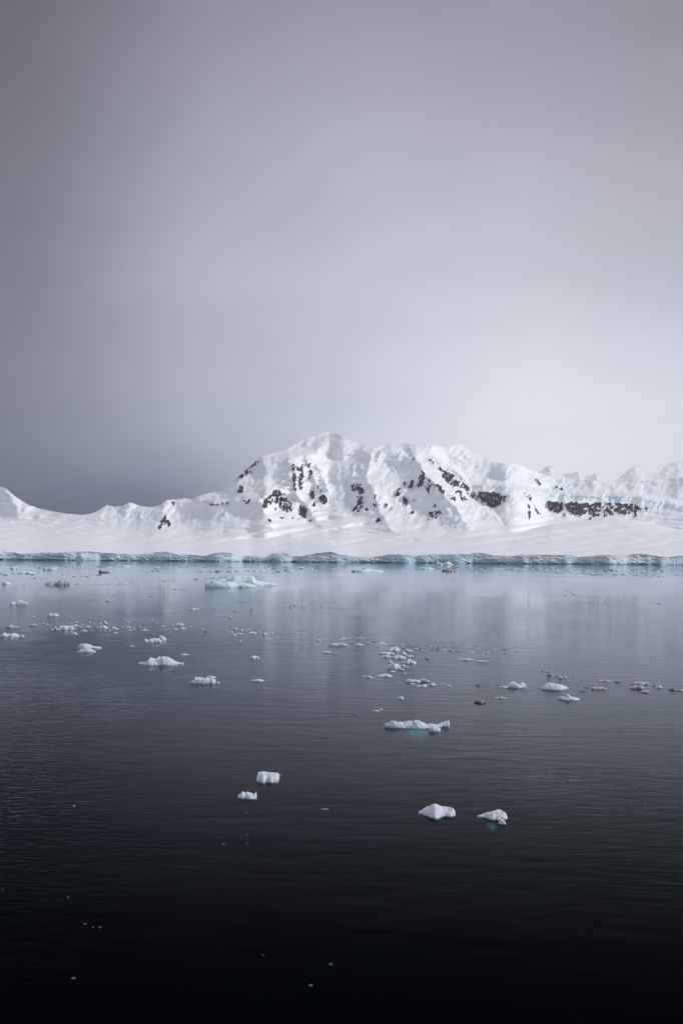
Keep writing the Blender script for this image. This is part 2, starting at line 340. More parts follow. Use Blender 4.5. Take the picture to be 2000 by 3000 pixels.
# ------------------------------------------------------------------ the mountain: distance of every point = base slope - ridges + terraces
RIDGES = [  # (v, u) crest line, height in metres, width to the left and right in px
 ([(1322, 845), (1345, 847), (1395, 850), (1420, 814), (1440, 790), (1468, 760), (1495, 772), (1530, 790), (1575, 815)], 260, 280, 120),
 ([(1345, 862), (1400, 862), (1450, 867), (1485, 900), (1530, 930), (1560, 950)], 50, 26, 50),
 ([(1330, 905), (1380, 938), (1440, 961), (1470, 968)], 46, 40, 22), ([(1335, 893), (1380, 915), (1440, 930), (1470, 936)], 24, 16, 22),
 ([(1300, 1098), (1350, 1085), (1390, 1072), (1430, 1090), (1460, 1101), (1500, 1111), (1540, 1138), (1575, 1165)], 120, 75, 110),
 ([(1298, 1192), (1320, 1203), (1351, 1221), (1390, 1248), (1435, 1281), (1460, 1308), (1500, 1345), (1560, 1380)], 165, 150, 95),
 ([(1430, 1525), (1450, 1534), (1480, 1542), (1520, 1550), (1550, 1556)], 50, 110, 55),
 ([(1440, 1655), (1480, 1654), (1520, 1655)], 18, 18, 18), ([(1440, 1762), (1480, 1763), (1520, 1765)], 18, 18, 18), ([(1440, 1880), (1480, 1876), (1530, 1866)], 30, 40, 30),
 ([(1460, 484), (1500, 479), (1530, 468), (1570, 478)], 60, 90, 60), ([(1465, 380), (1500, 372), (1550, 352)], 38, 45, 45), ([(1472, 313), (1510, 300), (1550, 290)], 30, 45, 45),
 ([(1500, 420), (1530, 408), (1560, 415)], 22, 20, 26),
 ([(1418, 20), (1450, 38), (1480, 46), (1530, 56)], 70, 60, 90), ([(1255, 955), (1290, 950), (1320, 930), (1350, 880)], 80, 110, 150),
 ([(1400, 690), (1440, 672), (1500, 650), (1560, 640)], 22, 90, 60),
 ([(1295, 1345), (1330, 1360), (1370, 1385)], 40, 50, 60), ([(1355, 1462), (1390, 1475), (1430, 1490)], 25, 40, 50),
 ([(1440, 1200), (1480, 1190), (1530, 1205)], 22, 30, 30), ([(1470, 1300), (1510, 1320), (1550, 1340)], 30, 50, 40)]
LEDGES = [  # (u, v) edge: above it a terrace of the given depth
 (zp(3, [(905, 240), (930, 252), (1080, 325), (1200, 435), (1283, 450)]) + zp(4, [(60, 302), (200, 318), (340, 353), (470, 373), (560, 381), (700, 384), (900, 387), (1060, 387), (1230, 399), (1330, 429), (1450, 449), (1568, 479)]) + [(2150, 1500), (2600, 1530)], 150, 16),
 (zp(3, [(395, 262), (470, 195), (560, 175), (640, 190), (720, 240), (760, 275)]), 90, 14),
 (zp(3, [(1120, 640), (1250, 665), (1420, 700), (1480, 790), (1500, 830)]), 70, 12),
 (zp(2, [(560, 1172), (700, 1140), (850, 1105), (1000, 1100), (1150, 1095), (1250, 1150)]), 60, 12),
 (zp(2, [(760, 320), (900, 290), (1030, 285), (1130, 330), (1250, 390)]), 70, 14),
 (zp(3, [(1040, 200), (1200, 290), (1400, 300), (1560, 330)]) + zp(4, [(200, 230), (440, 325)]), 45, 14)]
DOME = zp(4, [(200, 745), (260, 720), (400, 665), (560, 625), (820, 598), (950, 580), (1060, 575), (1180, 590), (1300, 620), (1400, 640), (1500, 662)]) + [(2100, 1575), (2400, 1600)]

def ridge_relief(U, V):
    tot = np.zeros(U.shape)
    for pts, amp, wl, wr in RIDGES:
        p = np.array(pts, float)
        ur = np.interp(V, p[:, 0], p[:, 1]) + 5 * noise2(V / 12, V * 0 + amp, 41) + 2.5 * noise2(V / 5, V * 0 + amp, 42)
        env = sstep(p[0, 0] - 14, p[0, 0] + 16, V) * (1 - sstep(p[-1, 0] - 40, p[-1, 0] + 12, V))
        d = U - ur
        w = np.where(d < 0, wl, wr) * 1.0
        t = np.clip(1 - np.abs(d) / w, 0, 1)
        tot += amp * env * (0.35 * t + 0.65 * t ** 1.7)
    return tot
_dv = np.arange(-60, 520.0)
_off = smooth1(np.interp(_dv, [-5, 0, 6, 15, 35, 65, 95, 125, 225, 325, 380, 460], [0, 12, 260, 620, 1050, 1400, 1640, 1790, 2080, 2400, 2620, 3000]), 21)
def base_off(dv): return np.interp(dv, _dv, _off)

def terrain(us, nrow):
    vs, vc = np.interp(us, US, VSKY), np.interp(us, US, VC)
    t = (np.arange(nrow) / (nrow - 1.0))[:, None]
    V = vc[None] * (1 - t) + vs[None] * t
    U = np.repeat(us[None], nrow, 0)
    dv = np.interp(us, US, VCS)[None] - V
    D = np.interp(us, US, DS)[None] + base_off(dv) + 620 * np.clip((820 - us) / 820, 0, 1.4)[None] ** 1.2 * sstep(5, 95, dv)  # left range turned away from the sun, standing in for cloud shade
    rel = ridge_relief(U, V)
    rel *= sstep(1.0, 0.93, t) * 0.45 + 0.55
    D = D - rel
    for pts, A, wpx in LEDGES:
        p = np.array(pts); vl = np.interp(us, p[:, 0], p[:, 1])[None] + 2.0 * noise2(U / 14, U * 0, 51)
        env = (sstep(p[0, 0] - 10, p[0, 0] + 40, us) * (1 - sstep(p[-1, 0] - 40, p[-1, 0] + 10, us)))[None]
        a = vl - V
        D = D + A * env * sstep(0, wpx, a) - 0.07 * A * env * np.exp(-((a + 4) / 5.0) ** 2)
    p = np.array(DOME); vd = np.interp(us, p[:, 0], p[:, 1])[None]
    env = (sstep(1490, 1620, us) * (1 - .8 * sstep(1840, 2400, us)))[None]
    D = D + env * (240 * sstep(0, 5, vd - V) + 150 * np.exp(-np.clip(V - vd, 0, 200) / 9.0))
    rk, ic = sample(rockm, U, V), sample(icem, U, V)
    rk = rk * (U > -5) * (U < 2005)
    vl = np.interp(us, [-300, 0, 250, 420, 560, 640, 760, 860, 960, 1040, 1100, 1180, 1300, 1400, 1480, 1560, 1700, 2000, 2300],
                   [1520, 1525, 1535, 1572, 1562, 1555, 1548, 1545, 1492, 1512, 1540, 1558, 1572, 1560, 1535, 1525, 1515, 1505, 1500])[None]
    vl = vl + 14 * noise2(U / 45, V / 60, 64)
    steep = sstep(34, -46, V - vl)
    rough = steep * (0.30 + 1.0 * ic + 1.2 * rk)
    n = fbm2(U / 70 + V / 120, V / 52, 3, 61) * 34 * (0.2 + 0.8 * steep)
    wp = 9 * noise2(U / 40, V / 30, 63)
    rid = (1 - np.abs(noise2((U + wp) / 26 + V / 60, V / 50, 66)) * 2) * 11 + (1 - np.abs(noise2((U + wp) / 11 + V / 30, V / 24, 67)) * 2) * 5.0
    fine = noise2(U / 5.5 + V / 16, V / 7, 71) * 3.0 + noise2(U / 3.0, V / 3.2, 72) * 1.2
    D = D - n - (rid + fine) * rough - 7 * rk
    # snow-filled crevasses running along the lower glacier
    cz = sstep(1150, 1230, U) * sstep(1610, 1600, V) * sstep(1566, 1578, V) + .6 * sstep(600, 700, U) * sstep(1080, 980, U) * sstep(1570, 1580, V)
    D = D + 26 * np.clip(cz, 0, 1) * np.clip(noise2(U / 50 + V / 12, V / 3.6 + U / 300, 75), -.2, 1) * np.clip(.4 + noise2(U / 35, V / 9, 76), 0, 1)
    flow = noise2(U / 110 + V / 40, V / 15 + U / 110, 77) + .4 * noise2(U / 55, V / 9 - U / 80, 78)
    crev = sstep(.16, .34, noise2(U / 55 + V / 22, V / 3.4 + U / 260, 79)) * np.clip(cz + .35 * sstep(1480, 1600, U) + .9 * sstep(34, 6, dv), 0, 1) * np.clip(.3 + 1.2 * noise2(U / 70, V / 12, 80), 0, 1)
    ic = np.maximum(ic, crev * sstep(-30, 10, V - vl))
    D = D + 48 * flow * (1 - steep)
    D = D * steep + np.maximum.accumulate(D, 0) * (1 - steep)
    D = np.maximum(D, np.interp(us, US, DF)[None] + 12)
    D[0] = np.interp(us, US, DF) + 12
    return U, V, D, rk, ic
UT = np.arange(-300, 2301, 1.7)
U, V, D, rk, ic = terrain(UT, 250)
X, Y, Zz = world(U, V, D)
def back_rows(X, Y, Zz, steps=((60, 14), (200, 110), (600, 380), (1200, 800))):
    xs, ys, zs = [X], [Y], [Zz]
    for dy, dz in steps:
        k = 1 + dy / Y[-1:]
        xs.append(X[-1:] * k); ys.append(Y[-1:] + dy); zs.append(np.maximum(Zz[-1:] - dz, -1.5))
    return np.concatenate(xs), np.concatenate(ys), np.concatenate(zs), len(steps)
X, Y, Zz, nb = back_rows(X, Y, Zz)
padr = lambda a: np.concatenate([a, np.zeros((nb, a.shape[1]))])
# split rows: the low glacier apron, and the mountain above it
nr, nc = X.shape
cut = 70
def band(r0, r1, name):
    sl = slice(r0, r1)
    P = np.stack([X[sl], Y[sl], Zz[sl]], -1).reshape(-1, 3)
    o = mesh_obj(name, P, grid_quads(X[sl].shape[0], nc), M_TERR, attrs={'rock': padr(rk)[sl], 'ice': padr(ic)[sl]})
    return tag(o, kind='structure')
tag(band(0, nr, 'mountain'), 'long snow covered mountain with dark rock faces and blue ice falls behind the bay', 'mountain')

# far peaks behind the right shoulder
UF = np.arange(1480, 2331, 1.7)
vs = interp(far_pts, UF) + .7 * noise2(UF / 6, UF * 0, 3)
nrow = 90
t = (np.arange(nrow) / (nrow - 1.0))[:, None]
Vf = 1452 * (1 - t) + vs[None] * t; Uf = np.repeat(UF[None], nrow, 0)
Df = 6300 + (1452 - Vf) * 13.0 - fbm2(Uf / 55, Vf / 30, 3, 81) * 40 - noise2(Uf / 14, Vf / 12, 84) * 5
for uu, w in ((1610, 45), (1690, 45), (1742, 35), (1858, 55), (1990, 80)):
    Df -= 120 * np.clip(1 - np.abs(Uf - uu - (Vf - 1380) * .25) / w, 0, 1) ** 1.3
Xf, Yf, Zf = world(Uf, Vf, Df)
Xf, Yf, Zf, nb2 = back_rows(Xf, Yf, Zf)
rf = sstep(.2, .6, noise2(Uf / 4, Vf / 4, 86) + .3 - np.abs(Uf - 1613 - (Vf - 1368) * .6) / 8 - np.abs(Vf - 1368) / 16)
icf = np.clip(.10 + .5 * fbm2(Uf / 30 + Vf / 30, Vf / 8, 3, 87), 0, .8)
pf = lambda a: np.concatenate([a, np.zeros((nb2, a.shape[1]))])
o = mesh_obj('mountain_range', np.stack([Xf, Yf, Zf], -1).reshape(-1, 3), grid_quads(Xf.shape[0], Xf.shape[1]), M_TERR, attrs={'rock': pf(rf), 'ice': pf(icf)})
tag(o, 'far row of pale snowy peaks beyond the right shoulder of the mountain', 'mountains', kind='structure')

# ------------------------------------------------------------------ ice cliff where the glacier meets the sea
UCL = np.arange(-300, 2301, 1.0)
dfc, vcc = np.interp(UCL, US, DF), np.interp(UCL, US, VC)
topx, topy, topz = world(UCL, vcc, dfc + 12)
NR = 26
s = (np.arange(NR) / (NR - 1.0))[:, None]
ztop = np.maximum(topz, 3.0)[None]
zz = -2.5 + (ztop + 2.5) * s
ux = np.repeat(UCL[None], NR, 0)
wv = 6 * noise2(ux / 18, zz / 22, 90)
flute = 4 * noise2((ux + wv) / 120, zz / 60, 91) + 1.6 * noise2((ux + 2 * wv) / 15 + zz / 7, zz / 7, 92) + 1.5 * noise2((ux + wv) / 7 - zz / 6, zz / 4.5, 96) + .9 * noise2(ux / 3, zz / 2.4, 97)
slump = sstep(.05, .45, noise2(UCL / 130, UCL * 0 + .5, 98) + .3 * noise2(UCL / 40, UCL * 0 + .5, 99))[None]     # collapsed stretches that slope to the water
lean = 12 - (3 + 26 * slump) * (1 - s) ** (1 + .6 * slump)
notch = 4 * np.exp(-((zz - 0.3) / 1.5) ** 2) * (.4 + .6 * sstep(-.2, .3, noise2(ux / 30, ux * 0, 94)))
yy = dfc[None] + lean + notch - flute * (1 - s ** 6) * sstep(0, .1, s)
yy[-1] = dfc + 12
xx = ray(ux, np.repeat(vcc[None], NR, 0))[0] * yy
foot_shade = sstep(2.4, 1.0, zz) * sstep(-.1, .25, noise2(ux / 26, ux * 0, 94) + .5 * noise2(ux / 7, ux * 0, 95))
o = mesh_obj('ice_cliff', np.stack([xx, yy, zz], -1).reshape(-1, 3), grid_quads(NR, len(UCL)), M_CLIFF, smooth=True, attrs={'foot': foot_shade})
tag(o, 'long blue white glacier cliff standing along the far edge of the water', 'glacier cliff', kind='structure')

# ------------------------------------------------------------------ the sea
S = 9000.0
WV = [(a, b_, c_) for c_ in (-7.5, 0) for a, b_ in ((-S, -600), (S, -600), (S, S), (-S, S))]
BOXF = [(3, 2, 1, 0), (4, 5, 6, 7), (0, 1, 5, 4), (1, 2, 6, 5), (2, 3, 7, 6), (3, 0, 4, 7)]
o = mesh_obj('water', WV, BOXF, M_WATER, smooth=False); tag(o, kind='structure')
o = mesh_obj('seabed', [(-S, -600, -8), (S, -600, -8), (S, S, -8), (-S, S, -8)], [(0, 1, 2, 3)], M_DEEP, smooth=False); tag(o, kind='structure')

# ------------------------------------------------------------------ floating ice
M_ICE = {
 'w': lambda sc_: ice_mat('white_floe_ice', (.68, .71, .76), (.58, .64, .71), sc_),
 'b': lambda sc_: ice_mat('pale_blue_berg_ice', (.62, .80, .88), (.76, .86, .90), sc_, wet=(.10, .19, .24)),
 't': lambda sc_: ice_mat('turquoise_ice', (.35, .68, .74), (.60, .80, .84), sc_),
 'g': lambda sc_: ice_mat('grey_wet_ice', (.52, .53, .56), (.38, .40, .44), sc_, wet=(.14, .17, .20)),
 'd': lambda sc_: ice_mat('dark_clear_and_dimmed_ice', (.10, .11, .13), (.20, .21, .24), sc_, rough=.3, wet=(.05, .06, .08)),
 'r': lambda sc_: ice_mat('dirty_brown_ice', (.26, .22, .21), (.42, .39, .38), sc_, wet=(.10, .08, .08)),
 'f': lambda sc_: ice_mat('submerged_blue_ice', (.42, .58, .60), (.52, .66, .68), sc_, wet=(.44, .60, .62)),
}
_cache = {}
def icem_get(k, size):
    q = max(-1, min(5, round(math.log(max(size, .1), 2.2))))
    if (k, q) not in _cache: _cache[(k, q)] = M_ICE[k](2.2 / 2.2 ** q)
    return _cache[(k, q)]

PROF = {
 'mound': [(0, .05), (.15, .35), (.35, .85), (.48, 1), (.66, .72), (.85, .35), (1, .04)],
 'slab': [(0, .08), (.07, .5), (.22, .82), (.45, 1), (.7, .85), (.9, .5), (1, .05)],
 'block': [(0, .6), (.05, .95), (.3, 1), (.7, .95), (.95, 1), (1, .7)],
 'low': [(0, .05), (.18, .35), (.36, .8), (.46, 1), (.58, .6), (.8, .4), (1, .04)],
 'hump2': [(0, .05), (.12, .4), (.3, .95), (.42, 1), (.58, .5), (.74, .8), (.88, .55), (1, .05)],
 'wedgel': [(0, .3), (.1, 1), (.3, .7), (.55, .45), (.8, .25), (1, .05)],
 'wedger': [(0, .05), (.25, .25), (.5, .5), (.75, .8), (.9, 1), (1, .3)],
 'knob': [(0, .1), (.2, .4), (.36, .45), (.42, 1), (.5, .9), (.56, .45), (.8, .35), (1, .05)],
}
def floe_geo(wm, hm, bm, prof, seed, rough=.5, nx=30, nm=18, under=.6, plan=None):
    """closed lump of ice lying along x; its height follows the profile, its plan tapers to both ends"""
    t = np.linspace(0, 1, nx)
    p = np.interp(t, *np.array(prof).T)
    p = np.maximum(p + rough * .16 * noise2(t * 4, t * 0 + .5, seed) * (p > .05), .04) * hm
    pl = (1 - np.abs(2 * t - 1) ** 2.2) ** .75 if plan is None else np.interp(t, *np.array(plan).T)
    env = np.maximum(pl, .05) * bm
    dn_ = np.maximum(env * (1 + .6 * noise2(t * 3.3, t * 0 + .3, seed + 2)), .05 * bm)
    df_ = np.maximum(env * (1 + .55 * noise2(t * 4, t * 0 + .3, seed + 4)), .05 * bm)
    ph = np.arange(nm) / nm * 2 * math.pi
    cs, sn = np.cos(ph)[None], np.sin(ph)[None]
    side = np.where(cs >= 0, df_[:, None], dn_[:, None])
    y = np.sign(cs) * np.abs(cs) ** .85 * side
    ez = .75 + .55 * (0.5 + .9 * noise2(t * 1.4, t * 0 + .6, seed + 6))[:, None]       # some sections steep-sided, others shelving
    z = np.where(sn >= 0, np.abs(sn) ** np.clip(ez, .55, 1.7) * p[:, None], -np.abs(sn) ** .9 * under * np.maximum(p, .5 * hm)[:, None])
    x = np.repeat(((t - .5) * wm)[:, None], nm, 1)
    k = 2.0 / max(bm * 1.6, hm)
    amp = rough * .28 * min(hm, bm)
    dn = noise3(x * k, y * k, z * k, seed) + .6 * (1 - 2.4 * np.abs(noise3(x * k * 1.9, y * k * 1.9, z * k * 1.9, seed + 5)))
    if nm > 50:  # near pieces carry finer relief
        dn = dn + .22 * noise3(x * k * 4.5, y * k * 4.5, z * k * 4.5, seed + 11) + .15 * (1 - 2.6 * np.abs(noise3(x * k * 3.1, y * k * 3.1, z * k * 3.1, seed + 12)))
    dn2 = noise3(x * k * 1.2 + 9, y * k * 1.2, z * k * 1.2, seed + 9)
    y = y + amp * dn * np.sign(cs) * np.abs(cs) ** .5
    z = z + amp * .8 * dn * np.clip(sn, 0, 1)
    z = z + rough * .13 * hm * (noise2(t[:, None] * max(4, wm / max(hm, .01) * 1.6), cs * 2.0 + .3, seed + 7) + .5 * noise2(t[:, None] * max(9, wm / max(hm, .01) * 4), cs * 4 + .3, seed + 8)) * np.clip(sn, 0, 1) ** 1.5
    x = x + amp * .8 * dn2
    Vv = np.stack([x, y, z], -1).reshape(-1, 3)
    Q = grid_quads(nx, nm, wrap=True)
    # closing the two ends with a centre vertex each
    c0, c1 = Vv[:nm].mean(0), Vv[-nm:].mean(0)
    n0 = len(Vv)
    Vv = np.concatenate([Vv, [c0, c1]])
    idx = np.arange(nm)
    e0 = np.stack([np.full(nm, n0), (idx + 1) % nm, idx, idx], -1)
    b0 = (nx - 1) * nm
    e1 = np.stack([np.full(nm, n0 + 1), b0 + idx, b0 + (idx + 1) % nm, b0 + idx], -1)
    tri = np.concatenate([e0[:, :3], e1[:, :3]])
    return Vv, Q, tri
def mixed_obj(name, V, Q, T, mat, loc, parent=None):
    me = bpy.data.meshes.new(name)
    me.from_pydata([tuple(v) for v in V], [], [tuple(map(int, q)) for q in Q] + [tuple(map(int, q)) for q in T])
    me.polygons.foreach_set('use_smooth', np.ones(len(me.polygons), bool))
    me.update(); me.materials.append(mat)
    o = bpy.data.objects.new(name, me); COL.objects.link(o); o.location = loc
    if parent is not None: o.parent = parent
    return o
_seed = [100]
def place(u, v, w, h, asp=.42):
    Dn = float(water_dist(u, v)); k = Dn / F
    wm, hpx = w * k, h * k
    theta = H / Dn
    bm = wm * asp * .5
    bm = min(bm, .72 * hpx / max(theta, 1e-3) * .5 + .06 * wm) if theta > .03 else bm
    hm = max(.88 * hpx - bm * theta, .20 * hpx)
    return Dn, k, wm, hm, bm
def body(name, u, v, w, h, prof, mat, asp, rough, detail, under, plan, loc=None, parent=None):
    _seed[0] += 3; sd = _seed[0]
    Dn, k, wm, hm, bm = place(u, v, w, h, asp)
    rough = rough * .72
    pr = PROF[prof] if isinstance(prof, str) else prof
    if isinstance(prof, str) and sd % 2 and prof in ('mound', 'slab', 'low', 'hump2'):
        pr = [(1 - a, b) for a, b in reversed(pr)]
    nx = int(max(10, min(130, w * 1.2)) * detail) + 2; nm = 56 if w > 50 else 28 if w > 40 else (16 if w > 18 else 12)
    Vv, Q, T = floe_geo(wm, hm, bm, pr, sd, rough, nx, nm, under, plan)
    Dc = Dn + bm
    at = (float(ray(u, v)[0]) * Dc, Dc, 0.0)
    base = loc or (0, 0, 0)
    o = mixed_obj(name, Vv, Q, T, icem_get(mat, wm), tuple(p - q for p, q in zip(at, base)), parent)
    return o, at, (Dn, k, wm, hm, bm)
def foot_mesh(u, v, w, Dn, bm, base, parent, sd):
    top = .10 if w > 90 else .30
    """a sunken ledge of ice that slopes down and away from the floe towards the viewer"""
    Df_ = float(water_dist(u, v)); kk = Df_ / F
    ni, nj = 30, 12
    i = np.linspace(-1, 1, ni)[None]; j = np.linspace(0, 1, nj)[:, None]
    reach = (Dn + .8 * bm) - Df_
    edge = np.sqrt(np.clip(1 - np.abs(i) ** 2.2, 0, 1)) * (.75 + .35 * noise2(i * 2.4, i * 0 + .4, sd) + .10 * noise2(i * 6, i * 0 + .4, sd + 1))
    y = Dn + .8 * bm - reach * (edge * j + .04 * noise2(i * 5, j * 4, sd + 2))
    x = float(ray(u, v)[0]) * Df_ + i * w * kk * .5 * (1 - .22 * j)
    z = -top - .16 * reach * (.2 * j + .8 * j ** 2) * (1 + .35 * noise2(i * 2.2, j * 2.5, sd + 3)) - .10 * reach * np.abs(i) ** 3
    zb = z - .35 * (1 - j) - .12
    P = np.concatenate([np.stack([x + 0 * j, y, np.minimum(q, -.03)], -1).reshape(-1, 3) for q in (z, zb)]) - np.array(base)
    n = ni * nj; g = grid_quads(nj, ni)
    rim = [(r * ni, (r + 1) * ni, n + (r + 1) * ni, n + r * ni) for r in range(nj - 1)] + [(r * ni + ni - 1, n + r * ni + ni - 1, n + (r + 1) * ni + ni - 1, (r + 1) * ni + ni - 1) for r in range(nj - 1)]
    rim += [(c, n + c, n + c + 1, c + 1) for c in range(ni - 1)] + [((nj - 1) * ni + c, (nj - 1) * ni + c + 1, n + (nj - 1) * ni + c + 1, n + (nj - 1) * ni + c) for c in range(ni - 1)]
    Q = np.concatenate([g[:, ::-1], g + n, np.array(rim)])
    return mesh_obj('submerged_foot', P, Q, icem_get('f', w * kk), parent)
def floe(name, u, v, w, h, prof, mat, label, cat, group=None, asp=.6, rough=.5, foot=None, detail=1.0, under=.6, plan=None, parts=(), body_name='ice_body'):
    if not foot and not parts:
        o, at, _ = body(name, u, v, w, h, prof, mat, asp, rough, detail, under, plan)
        return tag(o, label, cat, group)
    root = bpy.data.objects.new(name, None); COL.objects.link(root)
    b_, at, (Dn, k, wm, hm, bm) = body(body_name, u, v, w, h, prof, mat, asp, rough, detail, under, plan, None, None)
    b_.parent = root; root.location = at; b_.location = (0, 0, 0); root.empty_display_size = max(.2, wm * .3)
    for pn, pu, pv, pw, phh, pp, pm, pa, pr_ in parts:
        body(pn, pu, pv, pw, phh, pp, pm, pa, pr_, 1.0, .6, None, at, root)
    for fu, fv, fw, fh in (foot or []):
        foot_mesh(fu, fv, fw, Dn, bm, at, root, _seed[0])
    return tag(root, label, cat, group)

# ---- the large and middle-sized pieces, each traced from the photo
P_BERG_FRONT = [(0, .45), (.03, .62), (.10, .66), (.14, .98), (.20, 1), (.27, .82), (.33, .72), (.45, .92), (.55, .82), (.66, .70), (.78, .60), (.90, .42), (.97, .30), (1, .1)]
P_BERG_BACK = [(0, .52), (.05, .58), (.12, .66), (.22, .60), (.29, .60), (.30, .86), (.34, .96), (.42, .94), (.50, 1), (.60, .98), (.645, .90), (.67, .56), (.72, .45), (.80, .36), (.90, .22), (1, .08)]
floe('iceberg', 716, 1715.5, 192, 33, P_BERG_BACK, 'b', 'largest iceberg, pale blue with a raised block and a long low tail, floating alone', 'iceberg', asp=.32, rough=.28, detail=1.3,
     body_name='raised_block', parts=[('front_shelf', 677, 1721, 153, 23, P_BERG_FRONT, 'b', .3, .35)])

P_HERO = [(0, .40), (.04, .60), (.10, .62), (.11, .82), (.20, .90), (.21, .74), (.34, .76), (.36, .66), (.38, .84), (.46, .88), (.52, .80), (.535, 1.1), (.60, 1.08), (.66, .84), (.72, .66), (.76, .42), (.79, .45), (.83, .60), (.9, .52), (.95, .40), (1, .15)]
floe('ice_floe', 1207, 2133, 166, 25, P_HERO, 'w', 'long knobbly white floe with a turquoise foot showing under the water', 'ice floe', asp=.28, rough=.55, detail=1.0,
     foot=[(1222, 2152, 100, 0)], parts=[('end_lump', 1273, 2142, 34, 17, [(0, .6), (.25, .8), (.5, 1), (.75, .85), (1, .3)], 'w', .5, .9)])
floe('ice_floe', 1297, 2128, 38, 20, [(0, .12), (.3, .5), (.6, .78), (.85, 1), (.97, .95), (1, .6)], 'w', 'white wedge rising to the right beside the floe with the turquoise foot', 'ice floe', asp=.5, rough=.35)

floe('ice_floe', 785, 2291, 64, 32, [(0, .55), (.04, 1), (.15, 1.02), (.35, .95), (.6, .9), (.85, .85), (.97, .8), (1, .3)], 'w', 'flat topped square white block, upper of two near floes left of centre', 'ice floe', asp=1.0, rough=.5, plan=[(0, .75), (.1, .9), (.3, 1), (.7, 1), (.9, .75), (1, .5)])
floe('ice_fragment', 819, 2272, 7, 4, 'mound', 'w', 'tiny white chip at the right corner of the flat topped square block', 'ice fragment')
floe('ice_floe', 724, 2341, 57, 24, [(0, .35), (.1, .62), (.22, .85), (.27, 1.1), (.32, .86), (.38, .80), (.45, .85), (.52, .95), (.6, .8), (.7, .68), (.8, .52), (.88, .50), (.95, .95), (.98, .8), (1, .3)], 'w', 'small near floe with a jagged spiked crest and a tooth at its right end', 'ice floe', asp=.8, rough=.45)
floe('ice_floe', 1278, 2396, 107, 42, [(0, .12), (.12, .40), (.28, .72), (.42, .98), (.50, 1), (.58, .82), (.68, .55), (.80, .50), (.92, .55), (.98, .42), (1, .15)], 'w', 'largest near floe, smooth and white with a rounded hump and a low right end', 'ice floe', asp=1.0, rough=.55, plan=[(0, .1), (.15, .45), (.4, .9), (.65, 1), (.85, .85), (.95, .6), (1, .3)])
floe('ice_floe', 1440, 2402, 84, 30, [(0, .14), (.1, .25), (.2, .34), (.35, .62), (.55, .9), (.72, 1), (.85, .88), (.95, .7), (1, .35)], 'w', 'near white floe with a thin left tail and a stubby leg at its right', 'ice floe', asp=.9, rough=.8,
     foot=[(1446, 2410, 34, 0)], parts=[('leg_lump', 1470, 2414, 22, 17, 'mound', 'w', .7, .8)], plan=[(0, .12), (.2, .35), (.4, .75), (.65, 1), (.85, .95), (1, .6)])

floe('ice_floe', 471, 1948, 134, 29, [(0, .10), (.10, .16), (.20, .28), (.24, .52), (.28, .80), (.33, .74), (.38, .72), (.43, .80), (.455, 1), (.50, .90), (.55, .95), (.62, .82), (.66, .88), (.72, .66), (.82, .38), (.92, .20), (1, .08)], 'w', 'broad white floe with a low peaked crest and long thin tails at both ends', 'ice floe', asp=.34, rough=.5, detail=1.3)
floe('ice_floe', 594, 2002, 80, 20, [(0, .2), (.12, .35), (.2, .5), (.25, 1), (.32, .9), (.45, .85), (.6, .8), (.72, .95), (.85, .8), (.95, .6), (1, .3)], 'w', 'bumpy white floe with a grooved front and two smaller bits beside it', 'ice floe', asp=.36, rough=.9)
floe('ice_floe', 618, 1986, 31, 7, 'slab', 'w', 'flat white cake lying just behind the grooved floe', 'ice floe', asp=.5)
floe('ice_fragment', 639, 2002, 12, 7, 'mound', 'w', 'round white bit at the right end of the grooved floe', 'ice fragment', asp=.6)
floe('ice_floe', 264, 1900, 70, 16, [(0, .4), (.06, .8), (.2, 1), (.4, .9), (.52, .75), (.6, .45), (.75, .4), (.92, .3), (1, .1)], 'w', 'rear floe of a close pair on the left, with a flat right tail', 'ice floe', asp=.4)
floe('ice_floe', 254, 1911, 57, 13, [(0, .1), (.2, .55), (.4, .95), (.55, 1), (.7, .85), (.85, .5), (1, .1)], 'w', 'front floe of a close pair on the left, a smooth low dome', 'ice floe', asp=.4)
floe('ice_floe', 448, 1882, 56, 14, [(0, .25), (.06, .55), (.14, .95), (.2, .5), (.3, .6), (.45, .95), (.6, 1), (.8, .9), (.93, .6), (1, .2)], 'w', 'white floe shaped like a crouching hare, its round head raised at the right end', 'ice floe', asp=.4, rough=.7,
     parts=[('head_block', 476, 1877, 22, 17, [(0, .3), (.15, 1), (.35, 1.05), (.6, .85), (.85, .6), (1, .3)], 'w', .55, .5)])
floe('ice_floe', 195, 1845, 44, 14, 'block', 'w', 'flat topped square floe in the middle of the rubble on the left', 'ice floe', asp=.5, rough=.25)
floe('ice_floe', 163, 1846, 32, 12, 'knob', 'g', 'grey crumbled ice touching the left side of the flat topped square floe', 'ice floe', rough=1.0)
floe('ice_floe', 218, 1858, 22, 7, 'mound', 'w', 'small white mound just below the right corner of the flat topped square floe', 'ice floe')
floe('ice_floe', 30, 1866, 56, 14, [(0, .25), (.2, .9), (.35, .6), (.55, .65), (.7, 1), (.85, .7), (1, .2)], 'w', 'low twin humped white floe near the left edge', 'ice floe', rough=.8)
floe('ice_floe', 66, 1865, 15, 6, 'mound', 'w', 'small white lump at the right tip of the twin humped floe near the left edge', 'ice floe')
floe('ice_fragment', 33, 1871, 11, 3, 'low', 'w', 'thin white sliver just in front of the twin humped floe near the left edge', 'ice fragment')
floe('ice_floe', 38, 1839, 42, 13, [(0, .3), (.2, .45), (.38, .45), (.41, 1), (.44, .45), (.7, .4), (1, .15)], 'g', 'flat grey translucent floe with a single thin spike, near the left edge', 'ice floe')
floe('ice_floe', 98, 1832, 33, 5, 'low', 'g', 'thin grey strip of ice between the spiked grey floe and the rubble', 'ice floe')
